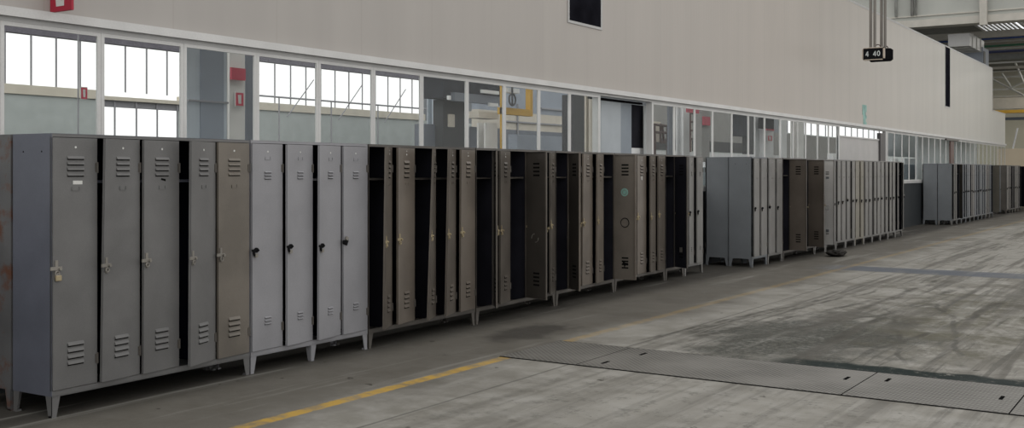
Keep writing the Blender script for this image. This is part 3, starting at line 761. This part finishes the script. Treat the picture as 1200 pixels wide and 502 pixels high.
def sign_on(label, px0, py0, px1, py1, W, mat, emblem=None, name='fire_sign'):
    ya, yb = wall_y(px0, W), wall_y(px1, W); pm = (px0 + px1) / 2; za, zb_ = wall_z(pm, py1, W), wall_z(pm, py0, W)
    r = thing(name, label, 'sign', (-W, ya, za)); w, h = yb - ya, zb_ - za
    if emblem:
        bm = bmesh.new(); add_box(bm, 0, .012, 0, w, 0, h); obj('sign_border', bm, M['white'], r)
        bm = bmesh.new(); add_box(bm, .012, .016, w * .06, w * .94, h * .06, h * .94); obj('sign_board', bm, mat, r)
        bm = bmesh.new(); add_prism(bm, [(.016, w * .35, h * .2), (.016, w * .65, h * .2), (.016, w * .65, h * .8), (.016, w * .28, h * .8)], (.003, 0, 0)); obj('sign_emblem', bm, M['white'], r)
    else:
        bm = bmesh.new(); add_box(bm, 0, .03, 0, w, 0, h); obj('sign_board', bm, mat, r)
    return r
column('steel_column', 'pale steel column carrying red signs behind the third window', 269, 287, 10.5, M['pale'])
sign_on('plain red square sign on the pale column, above the hydrant sign', 269.5, 80, 286, 94, 10.46, M['redFaded'])
sign_on('red and white hydrant sign on the pale column behind third window', 275, 108, 285, 125, 10.46, M['redFaded'], True)
inner_box('door_leaf', 'bluish dark door leaf just past the pale column', 'door', 288, 66, 297, 170, 11.0, .1, M['slate'], z0=0)
sign_on('small red and white sign seen behind the nearest window', 94, 102, 102, 117, 14.0, M['redFaded'], True)
inner_box('post', 'thin grey post behind the nearest window', 'post', 91.6, 36, 92.6, 165, 14.05, .02, M['mull'], z0=0)
# machinery behind windows eight and nine
mc = thing('machine_tool', 'dark grey machine with pale panels behind the open brown lockers', 'machine', (-13, wall_y(519, 13), 0))
def mpart(name, px0, py0, px1, py1, W, d, mat):
    ya, yb = wall_y(px0, W), wall_y(px1, W); pm = (px0 + px1) / 2; oy = mc.location.y
    bm = bmesh.new(); add_box(bm, 13 - W - d, 13 - W, ya - oy, yb - oy, wall_z(pm, py1, W), wall_z(pm, py0, W)); obj(name, bm, mat, mc)
mpart('head', 519, 92, 592, 118, 13, .5, M['mach']); mpart('arm', 533, 111, 590, 121, 12.9, .1, M['slate']); mpart('column', 519, 118, 546, 200, 13.2, .25, M['dkgrey']); mpart('base', 497, 148, 590, 330, 13.4, .25, M['slate'])
mpart('pale_panel', 526, 134, 533, 149, 13.15, .03, M['tanpanel']); mpart('pale_panel', 565, 106, 585, 110, 12.85, .05, M['offwhite']); mpart('pale_panel', 574, 121, 584, 125, 12.85, .05, M['offwhite'])  # flat pale-painted panels on the machine
mpart('tray', 561, 131, 584, 139, 12.4, .3, M['tanpanel']); mpart('spout', 526, 112, 528.5, 117, 12.85, .05, M['offwhite'])
column('steel_column', 'pale column below the cream tray of the dark machine', 569, 583, 12.2, M['pale'], topz=2.55)
column('steel_column', 'broad bluish column at the end of the bright glazing', 507.5, 519, 19.5, M['bluepanel'])
# yellow gantry and the wall with cream panels
gn = thing('gantry_frame', 'yellow gantry frame with hand wheel behind the partition', 'gantry', (-12, wall_y(594, 12), 0))
ya, yb, oy = wall_y(588.6, 12), wall_y(624.5, 12), gn.location.y; zt, zb_ = wall_z(620, 95, 12), wall_z(610, 131, 12)
bm = bmesh.new(); add_box(bm, -.12, 0, yb - oy - .10, yb - oy, zb_ - .08, zt + .4); obj('upright', bm, M['yellow'], gn)
bm = bmesh.new(); add_box(bm, -.12, 0, ya - oy, yb - oy - .10, zb_ - .08, zb_ + .06); obj('beam', bm, M['yellow'], gn)
bm = bmesh.new(); add_box(bm, -.06, 0, ya - oy, ya - oy + .05, 0, zt + .4); obj('upright', bm, M['yellow'], gn)
bm = bmesh.new(); add_ring(bm, (.06, wall_y(597.5, 12) - oy, wall_z(597.5, 117, 12)), (1, 0, 0), .12, .018); add_tube(bm, (.06, wall_y(597.5, 12) - oy, wall_z(597.5, 117, 12) - .12), (.06, wall_y(597.5, 12) - oy, wall_z(597.5, 117, 12) + .3), .02); obj('hand_wheel', bm, M['dkgrey'], gn)
bm = bmesh.new(); add_box(bm, -.1, .02, wall_y(594, 12) - oy, wall_y(608, 12) - oy, wall_z(600, 109, 12), wall_z(600, 103.5, 12)); obj('hoist', bm, M['offwhite'], gn)
inner_box('wall_inner_upper', '', '', 560, 40, 700, 134, 16, .2, M['bluepanel2'], kind='structure')
inner_box('wall_inner_cream', '', '', 560, 134, 700, 154, 16, .2, M['tanpanel'], kind='structure')
inner_box('wall_inner_base', '', '', 560, 154, 700, 340, 16, .22, M['slate'], z0=0, kind='structure')
bm = bmesh.new(); zc = wall_z(620, 144, 15.95)
add_box(bm, -15.99, -15.95, wall_y(592, 15.95), wall_y(700, 15.95), zc - .02, zc + .02); add_box(bm, -15.99, -15.95, wall_y(607, 15.95), wall_y(607.8, 15.95), zc - .4, zc + .5); add_box(bm, -15.99, -15.95, wall_y(635, 15.95), wall_y(700, 15.95), zc + .42, zc + .46)
struct('trim_8', bm, M['mull'])
inner_box('notice_board', 'small blue notice on the slate wall under the cream panels', 'notice', 634, 166, 642, 174, 15.99, .03, mk('blue_notice', (.12, .18, .32)))
inner_box('steel_cabinet', 'dark grey cabinet behind the window before the open bay', 'cabinet', 672, 112, 692, 160, 12, .3, M['dkgrey'], z0=0)
inner_box('steel_cabinet', 'low slate bench behind the windows before the open bay', 'bench', 606, 160, 698, 190, 13.5, .25, M['bluepanel2'], z0=0)
column('steel_column', 'cream column just before the open bay', 692, 699, 10.5, M['tanpanel'])
# background of the middle windows
inner_box('wall_inner_grey', '', '', 766, 100, 905, 166, 15, .2, M['midgrey'], kind='structure')
inner_box('wall_inner_dark', '', '', 766, 166, 905, 178, 14.98, .2, M['dkgrey'], kind='structure')
inner_box('wall_inner_white', '', '', 735, 179, 914, 200, 12, .4, M['offwhite'], z0=0, kind='structure')
inner_box('wall_inner_rear', '', '', 905, 161, 1032, 230, 15, .2, M['midgrey'], z0=0, kind='structure')
rk = thing('pipe_rack', 'brown pipe rack with loops behind the window after the open bay', 'rack', (-11, wall_y(767, 11), 0)); oy = rk.location.y
def pt(px, py, W=11): return (0, wall_y(px, W) - oy, wall_z(px, py, W))
for a, b in (((767, 146), (783, 148)), ((767, 155), (783, 156)), ((767, 146), (767.5, 166)), ((774, 145), (774, 167)), ((782, 147), (782, 167)), ((774, 167), (782, 167)), ((776, 147), (778, 166))):
    bm = bmesh.new(); add_tube(bm, pt(*a), pt(*b), .03, 8); obj('pipe', bm, M['brownpipe'], rk)
bm = bmesh.new(); add_box(bm, -.3, -.2, 0, wall_y(783, 11) - oy, wall_z(775, 166, 11), wall_z(775, 142, 11)); obj('back_board', bm, M['tanpanel'], rk)
for a in (767.5, 782):
    bm = bmesh.new(); q = pt(a, 166); add_tube(bm, (0, q[1], 0), q, .03, 8); obj('leg', bm, M['brownpipe'], rk)
column('steel_column', 'white column beside the brown ladder shelf', 800.5, 808, 11, M['offwhite'])
inner_box('curtain', 'dark grey hanging sheet beside the pipe rack', 'sheet', 784, 120, 790, 182, 10.5, .05, M['slate'])
sh = thing('ladder_shelf', 'brown ladder shelf behind the middle windows', 'shelf', (-12.2, wall_y(809, 12.2), 0)); oy = sh.location.y
for a, b in (((809, 130), (809, 170)), ((820, 130), (820, 170))):
    bm = bmesh.new(); p, q = pt(*b, 12.2), pt(*a, 12.2); add_tube(bm, (0, p[1], 0), q, .03, 8); obj('upright', bm, M['brownpipe'], sh)
for py in (133, 143, 153, 163):
    bm = bmesh.new(); add_tube(bm, pt(809, py, 12.2), pt(820, py, 12.2), .03, 8); obj('rung', bm, M['brownpipe'], sh)
bm = bmesh.new(); add_box(bm, -.3, -.25, 0, wall_y(820, 12.2) - oy, 1.8, 3.2); obj('back_board', bm, M['tanpanel'], sh)
sign_on('red square sign behind the middle windows, beside the ladder shelf', 823, 137, 831, 147, 10.5, M['redFaded'], name='fire_sign')
sign_on('red sign above the ladder shelf', 804, 126.5, 818, 132.5, 10.6, M['redFaded'], name='fire_sign')
inner_box('post', 'grey post carrying the red square sign', 'post', 822.5, 120, 831.5, 185, 10.53, .2, M['midgrey'], z0=0)
inner_box('exhaust_hood', 'dark exhaust hood before the far grey wall', 'hood', 866, 133, 877, 160, 13, .25, M['mach'])
inner_box('machine_block', 'dark machine block beside the exhaust hood', 'machine', 878, 137, 895, 168, 13, .25, M['dkgrey'], z0=0)
column('steel_column', 'white column with dark box and red sign past the machine block', 896.5, 906.5, 9.2, M['offwhite'])
inner_box('switch_box', 'black switch box on the white column', 'box', 897.5, 138.5, 907, 151, 9.15, .2, M['black'])
sign_on('red strip under the black switch box', 897.5, 151.3, 906, 153.3, 9.14, M['red'], name='fire_sign')
sign_on('small red sign low on the white column', 899, 159, 904.5, 165.5, 9.14, M['redFaded'], True)
inner_box('roll_sheet', 'white leaning sheet behind the windows past the red sign', 'sheet', 916, 138, 922, 164, 10, .05, M['offwhite'], z0=0)
column('steel_column', 'pale column before the bright far opening', 935.5, 942, 11, M['pale'])
inner_box('box', 'white box on the bench by the blank panel', 'box', 977, 180, 985, 188, 9.5, .2, M['offwhite'], z0=0)
# roof truss bits in front of the far opening
tr = thing('roof_truss', 'brown and grey roof beams crossing the bright far opening', 'truss', (-18, 66, 0))
for k, (z, m_) in enumerate(((4.9, 'mull'), (5.25, 'brownpipe'), (5.6, 'mull'), (5.9, 'slate'))):
    bm = bmesh.new(); add_box(bm, -.1, .1, -6, 26, z, z + .10 + .03 * (k % 2)); obj('beam', bm, M[m_], tr)
# pale sheets behind the far windows
inner_box('wall_inner_far', '', '', 1076, 152, 1145, 215, 8.2, .1, mk('pale_curtain_wall', (.50, .53, .54)), z0=0, kind='structure')
inner_box('wall_inner_far_grey', '', '', 1040, 120, 1075, 184, 9.5, .1, mk('blue_grey_wall', (.45, .50, .52)), kind='structure')
for i, (a, b, lab) in enumerate(((1046, 1053, 'white carton behind the second gap, standing beside a wider one'), (1060, 1074, 'wide white carton behind the glass of the second gap'))):
    inner_box('carton', lab, 'box', a, 186, b, 193, 8.7, .1, M['offwhite'], z0=wall_z((1046 + 1084) / 2, 193, 8.55))
inner_box('work_bench', 'blue-grey bench behind the glass of the second gap', 'bench', 1046, 193, 1084, 214, 8.55, .3, mk('blue_grey_bench', (.26, .31, .35)), z0=0)
inner_box('bench_box', 'navy box on the bench behind the second gap', 'box', 1077, 196, 1083, 209, 8.4, .07, mk('navy_box', (.08, .09, .16)), z0=0)
inner_box('work_bench', 'pale bench behind the glass of the first gap', 'bench', 800, 196, 850, 214, 8.6, .4, mk('pale_bench', (.36, .41, .43)), z0=0)
inner_box('paper_roll', 'white bundle on the bench behind the first gap', 'bundle', 826, 190, 832, 217, 8.65, .2, M['offwhite'], z0=wall_z(825, 196, 8.6))

# ------------------------------------------------------------------ floor, trench covers
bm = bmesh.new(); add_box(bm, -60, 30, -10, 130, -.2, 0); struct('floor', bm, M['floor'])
def tread_material():
    m, nt, N, L = new_mat('diamond_tread_steel')
    out = N.new('ShaderNodeOutputMaterial'); b = N.new('ShaderNodeBsdfPrincipled'); L.new(b.outputs[0], out.inputs[0])
    g = N.new('ShaderNodeNewGeometry')
    def wv(rot):
        mp = N.new('ShaderNodeMapping'); mp.inputs['Rotation'].default_value = (0, 0, rot); L.new(g.outputs['Position'], mp.inputs[0])
        w = N.new('ShaderNodeTexWave'); w.inputs['Scale'].default_value = 8.5; L.new(mp.outputs[0], w.inputs['Vector']); return w.outputs['Fac']
    q = N.new('ShaderNodeMath'); q.operation = 'MULTIPLY'; L.new(wv(.785), q.inputs[0]); L.new(wv(-.785), q.inputs[1])
    r = N.new('ShaderNodeValToRGB'); r.color_ramp.elements[0].position = .25; r.color_ramp.elements[0].color = (.070, .067, .060, 1); r.color_ramp.elements[1].position = .6; r.color_ramp.elements[1].color = (.20, .195, .178, 1)
    L.new(q.outputs[0], r.inputs[0])
    n = N.new('ShaderNodeTexNoise'); n.inputs['Scale'].default_value = 1.6; n.inputs['Detail'].default_value = 6; L.new(g.outputs['Position'], n.inputs['Vector'])
    rr = N.new('ShaderNodeValToRGB'); rr.color_ramp.elements[0].position = .38; rr.color_ramp.elements[1].position = .66; L.new(n.outputs['Fac'], rr.inputs[0])
    mx = N.new('ShaderNodeMix'); mx.data_type = 'RGBA'; mx.inputs[7].default_value = (.165, .159, .145, 1)
    ml = N.new('ShaderNodeMath'); ml.operation = 'MULTIPLY'; ml.inputs[1].default_value = .75; L.new(rr.outputs[0], ml.inputs[0]); L.new(ml.outputs[0], mx.inputs[0]); L.new(r.outputs[0], mx.inputs[6])
    L.new(mx.outputs[2], b.inputs['Base Color']); b.inputs['Roughness'].default_value = .5; b.inputs['Specular IOR Level'].default_value = .2
    bp = N.new('ShaderNodeBump'); bp.inputs['Strength'].default_value = .5; bp.inputs['Distance'].default_value = .004; L.new(q.outputs[0], bp.inputs['Height']); L.new(bp.outputs[0], b.inputs['Normal'])
    return m
M['tread'] = tread_material()
tl = ['short worn trench cover plate nearest the yellow line', 'long trench cover plate of diamond steel, between the short worn one and the square one', 'square trench cover plate with two lifting slots', 'trench cover plate cut by the frame edge']
for i, (xa, xb_) in enumerate(((-4.98, -4.26), (-4.25, -2.14), (-2.13, -1.07), (-1.06, .0))):
    r = thing('trench_cover', tl[i], 'cover plate', ((xa + xb_) / 2, 7.95, 0), 0, 'trench cover plates')
    hw = (xb_ - xa) / 2
    bm = bmesh.new(); add_box(bm, -hw, hw, -.485, .485, 0, .006); obj('tread_plate', bm, M['tread'], r)
    bm = bmesh.new()
    for a in ((-hw - .005, hw + .005, -.50, -.486), (-hw - .005, hw + .005, .486, .50), (-hw - .005, -hw, -.486, .486), (hw, hw + .005, -.486, .486)): add_box(bm, *a, 0, .0045)
    obj('edge_gap', bm, M['slot'], r)
    for hx, hy in {0: (), 1: ((.93, .12), (-.9, -.28), (-.82, .25)), 2: ((-.90 + .53 - .02, .22), (.42, 0.0)), 3: ((.3, .1),)}[i]:
        bm = bmesh.new(); add_box(bm, hx - .012, hx + .012, hy - .06, hy + .06, .006, .009); obj('lifting_slot', bm, M['slot'], r)

# ------------------------------------------------------------------ roof structure over the far hall
M['conc'] = paint('pale_green_concrete', (.40, .41, .38), .7, .1, scale=.6, bump=0); M['concL'] = mk('pale_girder_edge', (.50, .48, .43)); M['roofdark'] = mk('dark_roof_deck', (.14, .14, .13), .2); M['roofgrey'] = mk('grey_roof_slab', (.20, .205, .19), .15)
M['bluepipe'] = mk('blue_pipe_paint', (.05, .10, .32)); M['greenpipe'] = mk('green_pipe_paint', (.06, .20, .12)); M['navypipe'] = mk('navy_pipe_paint', (.06, .075, .17)); M['greypipe'] = mk('grey_pipe_paint', (.55, .55, .52)); M['olive'] = paint('olive_wall', (.52, .50, .40), .7, .08, scale=.5, bump=0); M['cream'] = paint('cream_board', (.78, .67, .50), .7, .05, scale=.5, bump=0)
YG = 44.0
pL, pR = at_y(1068, 33, YG), at_y(1200, 23, YG)
zg = (pL.z + pR.z) / 2
bm = bmesh.new(); add_box(bm, -21.9, 6, YG, YG + .5, zg + .28, zg + 3.2); struct('beam_1', bm, M['conc'])
bm = bmesh.new(); add_box(bm, -21.9, 6, YG - .12, YG + .6, zg, zg + .28); add_box(bm, -21.9, 6, YG - .05, YG, zg + .42, zg + .47); struct('trim_9', bm, M['concL'])
for i, (px, w, m_) in enumerate(((1050, .05, 'roofgrey'), (1069, .06, 'roofdark'), (1073.5, .03, 'roofdark'))):
    p = at_y(px, 10, YG - .08); bm = bmesh.new(); add_tube(bm, (p.x, YG - .08, zg + .47), (p.x, YG - .08, zg + 3.2), w, 8); tag(obj('conduit', bm, M[m_]), ['grey conduit on the roof girder nearest the wall sign', 'thick dark conduit on the roof girder', 'thin dark conduit on the roof girder beside the thick one'][i], 'conduit')
p = at_y(1153.5, 30, YG - .25); bm = bmesh.new(); add_box(bm, p.x - .16, p.x + .10, YG - .35, YG - .14, zg - .12, zg + 3.2); tag(obj('hanger_post', bm, M['concL']), 'pale post hanging down the face of the roof girder', 'post')
bm = bmesh.new(); add_box(bm, -16, 6, YG + .6, 79, 8.3, 8.5); struct('ceiling', bm, M['roofdark'])
# ceiling rooflight with slats
pa, pb = at_y(1149, 34, 52.8), at_y(1196, 34, 52.8); zc = 8.04
lt = thing('ceiling_light', 'bright slatted roof light above the coloured pipes', 'light', ((pa.x + pb.x) / 2, 52.8, zc)); hw = (pb.x - pa.x) / 2
bm = bmesh.new(); add_box(bm, -hw - .1, hw + .1, -1.9, 1.9, .12, .26); obj('light_housing', bm, M['greypipe'], lt)
M['glow'] = emit('roof_light_glow', (.95, .96, 1, 1), 1.6)
bm = bmesh.new(); add_box(bm, -hw, hw, -1.8, 1.8, .10, .12); obj('diffuser', bm, M['glow'], lt)
for k in range(9):
    bm = bmesh.new(); x = -hw + (k + .5) * 2 * hw / 9; add_box(bm, x - .05, x + .05, -1.8, 1.8, .04, .10); obj('slat', bm, M['greypipe'], lt)
# beams and pipes that cross the hall, seen above the end of the wall
def xbar(name, label, cat, px, py, Y, hpx, mat, x_end=3, structural=False, dy=None):
    p = at_y(px, py, Y); Zd = -p.x * SI + Y * CO; h = hpx * Zd / F
    bm = bmesh.new()
    if dy is None: add_tube(bm, (max(-21, p.x - 6), Y, p.z), (x_end, Y, p.z), h / 2, 12)
    else: add_box(bm, max(-21.5, p.x - 8), x_end, Y, Y + dy, p.z - h / 2, p.z + h / 2)
    o = obj(name, bm, mat)
    if structural: o['kind'] = 'structure'
    else: tag(o, label, cat)
    if dy is None:
        for hx in (-16.5, -4.5):
            b2 = bmesh.new(); add_tube(b2, (hx, Y, p.z), (hx, Y, 8.3), .015, 6); obj('hanger_rod', b2, M['roofdark'], o)
    return o
xbar('pipe', 'blue pipe crossing under the roof, right below the bright roof light', 'pipe', 1172, 43.5, 50, 5.0, M['bluepipe'])
xbar('pipe', 'pale grey pipe just below the blue one', 'pipe', 1172, 48.5, 50.3, 1.6, M['greypipe'])
xbar('pipe', 'green pipe crossing under the roof', 'pipe', 1172, 53.5, 50.6, 2.6, M['greenpipe'])
xbar('pipe', 'pale pipe between the green and navy ones', 'pipe', 1172, 57, 51, 1.6, M['greypipe'])
xbar('pipe', 'navy pipe crossing under the roof below the green one', 'pipe', 1172, 60.5, 51.3, 3.2, M['navypipe'])
xbar('beam_2', '', '', 1180, 66.5, 52.5, 6.5, M['roofgrey'], structural=True, dy=.4)
xbar('beam_3', '', '', 1180, 73, 54, 1.5, M['greypipe'], structural=True, dy=.2)
xbar('beam_4', '', '', 1180, 79, 57, 2.6, M['concL'], structural=True, dy=.3)
xbar('pipe', 'thin pale pipe under the pale beam, above the pale channel', 'pipe', 1180, 83.5, 58, 1.3, M['greypipe'])
xbar('beam_5', '', '', 1180, 90, 60, 2.0, M['greypipe'], structural=True, dy=.3)
xbar('beam_6', '', '', 1180, 104.5, 62, 1.6, M['greypipe'], structural=True, dy=.3)
xbar('beam_7', '', '', 1180, 113, 63, 1.8, M['concL'], structural=True, dy=.3)
xbar('beam_8', '', '', 1185, 121, 66, 13, M['concL'], structural=True, dy=.4)
xbar('crane_rail', 'yellow crane rail along the far olive wall', 'rail', 1190, 130.5, 65, 3.6, M['yellow'], dy=.4)
xbar('beam_9', '', '', 1190, 139, 65.4, 3.2, mk('blue_grey_beam', (.10, .12, .15)), structural=True, dy=.3)
tb = thing('roof_brace', 'diagonal pale braces under the far roof beams', 'brace', (0, 59, 0))
for a, b in (((1163, 93), (1200, 112)), ((1174, 86), (1186, 104)), ((1190, 74), (1200, 98)), ((1180, 105), (1200, 96))):
    bm = bmesh.new(); p, q = at_y(*a, 59), at_y(*b, 59); add_tube(bm, (p.x, 0, p.z), (q.x, 0, q.z), .05, 8); obj('strut', bm, M['greypipe'], tb)
# far wall and cream hoarding
bm = bmesh.new(); add_box(bm, -14, 4, 78, 78.3, 0, 8.3); struct('wall_far', bm, M['olive'])
bm = bmesh.new(); p = at_y(1168, 175, 52); add_box(bm, p.x, 0, 52, 52.2, 0, p.z + .02); struct('wall_far_low', bm, M['cream'])
p, q = at_y(1186, 175, 51.9), at_y(1192, 150, 51.9)
bm = bmesh.new(); add_tube(bm, (p.x, 52.05, p.z - .02), (q.x, 52.05, q.z), .035, 8); tag(obj('leaning_pole', bm, M['offwhite']), 'thin pale pole standing on the cream hoarding', 'pole')
# ventilation duct just behind the wall top
du = thing('ventilation_duct', 'pale grey ventilation duct with dark grille above the wall top', 'duct', (-8.2, 44.8, 5.95))
bm = bmesh.new(); add_box(bm, -.4, .4, 0, 3.2, .55, 1.05); obj('duct_run', bm, M['alu'], du)
bm = bmesh.new(); add_box(bm, -.35, .45, 2.6, 4.0, -.2, .75); obj('duct_box', bm, M['bluepanel2'], du)
bm = bmesh.new(); add_box(bm, .45, .47, 2.7, 3.1, .1, .6); obj('grille', bm, M['roofdark'], du)
for k in range(3):
    bm = bmesh.new(); add_box(bm, -.43, .43, .5 + .9 * k, .56 + .9 * k, .52, 1.08); obj('flange', bm, M['greypipe'], du)
p = at_y(1100, 30, 41.5)
bm = bmesh.new(); add_box(bm, -21.9, 2, 47, 47.35, 7.05, 7.3); struct('beam_10', bm, M['concL'])

# ------------------------------------------------------------------ hanging clocks
SEG = {'4': 'fgbc', '0': 'abcdef'}
M['tube'] = mk('grey_brown_tube', (.20, .185, .165)); M['digit'] = mk('white_digits', (.70, .74, .74)); M['clock'] = paint('black_clock_face', (.014, .014, .016), .35, .1, bump=0)
def digit(bm, ch, x, z, w, h, y):
    t = w * .24
    if ch == '0':
        n = 24; o_, i_ = [], []
        for k in range(n):
            a = 2 * PI * k / n
            o_.append((x + w / 2 + w / 2 * math.cos(a), z + h / 2 + h / 2 * math.sin(a))); i_.append((x + w / 2 + (w / 2 - t) * math.cos(a), z + h / 2 + (h / 2 - t) * math.sin(a)))
        for k in range(n):
            j = (k + 1) % n; add_prism(bm, [(o_[k][0], y, o_[k][1]), (o_[j][0], y, o_[j][1]), (i_[j][0], y, i_[j][1]), (i_[k][0], y, i_[k][1])], (0, -.003, 0))
    else:
        add_box(bm, x + w * .60, x + w * .60 + t, y - .003, y, z, z + h)
        add_box(bm, x, x + w, y - .003, y, z + h * .22, z + h * .22 + t)
        add_prism(bm, [(x, y, z + h * .22 + t), (x + t * 1.1, y, z + h * .22 + t), (x + w * .60 + t, y, z + h), (x + w * .60, y, z + h)], (0, -.003, 0))
def clock(label, x, y, z, w, h, d, digits, top):
    r = thing('hanging_clock', label, 'clock', (x, y, z), 0, 'clocks hanging from the roof')
    bm = bmesh.new(); add_box(bm, 0, w, -d / 2, d / 2, 0, h); obj('clock_case', bm, M['clock'], r, bevel=.05)
    fr = bmesh.new(); e = .022
    for a in ((.03, w - .03, 0, e), (.03, w - .03, h - e, h), (0, e, .03, h - .03), (w - e, w, .03, h - .03)): add_box(fr, a[0], a[1], -d / 2 - .012, -d / 2 + .02, a[2], a[3])
    add_box(fr, w - .004, w + .012, -d / 2, d / 2 - .03, .03, h - .03)
    obj('clock_bezel', fr, mk('cream_bezel', (.50, .43, .36)) if digits else M['clock'], r, bevel=.01)
    if digits:
        bm = bmesh.new(); yy = -d / 2 - .004
        q = w / .62
        for ch, xx in (('4', .10), ('4', .315), ('0', .425)): digit(bm, ch, xx * q, h * .30, .088 * q, h * .42, yy)
        o = obj('clock_digits', bm, M['digit'], r); o['label'] = 'white digits 4 40'
    for px_ in ((w * .37, w * .56) if digits else (w * .52, w * .68)):
        bm = bmesh.new(); add_tube(bm, (px_, 0, h), (px_, 0, top - z), .032, 8); obj('hanger_tube', bm, M['tube'], r)
    bm = bmesh.new(); add_ring(bm, (w * .70, 0, h + .01), (0, 1, 0), .05, .010, 16, 6, 0, 0, 2 * PI); obj('cable', bm, M['brownpipe'], r)
YC = 24.0
p0, p1 = at_y(1011, 71.5, YC), at_y(1036.5, 55, YC)
q0, q1 = at_y(1019, 73.2, YC + .5), at_y(1046, 56.5, YC + .5)
clock('black hanging clock reading 4 40 in white digits', p0.x, YC, p0.z, p1.x - p0.x, p1.z - p0.z, .09, True, 9.0)
clock('second black hanging box, half hidden behind the clock reading 4 40', q0.x, YC + .5, q0.z, q1.x - q0.x, q1.z - q0.z, .09, False, 9.0)

# ------------------------------------------------------------------ light, world, camera
w = bpy.data.worlds.new('overcast'); bpy.context.scene.world = w; w.use_nodes = True
nt = w.node_tree; bg = nt.nodes['Background']; bg.inputs[0].default_value = (1.0, .985, .965, 1); bg.inputs[1].default_value = 1.25

lg = bpy.data.lights.new('far_wall_fill', 'AREA'); lg.shape = 'RECTANGLE'; lg.size = 8; lg.size_y = 10; lg.energy = 2200; lg.color = (1, .97, .9)  # unseen fill light added to brighten the dark far wall
lo = bpy.data.objects.new('far_wall_fill', lg); C.objects.link(lo); lo.location = (-1, 64, 8.2)

cam = bpy.data.cameras.new('camera'); co = bpy.data.objects.new('camera', cam); C.objects.link(co)
cam.sensor_width = 36; cam.lens = 36 * F / 1200; cam.sensor_fit = 'HORIZONTAL'
cam.shift_y = -(251 - YH) / 1200
co.location = (0, 0, EYE); co.rotation_euler = (PI / 2, 0, TH); cam.clip_end = 500
bpy.context.scene.camera = co
bpy.context.scene.view_settings.view_transform = 'Standard'
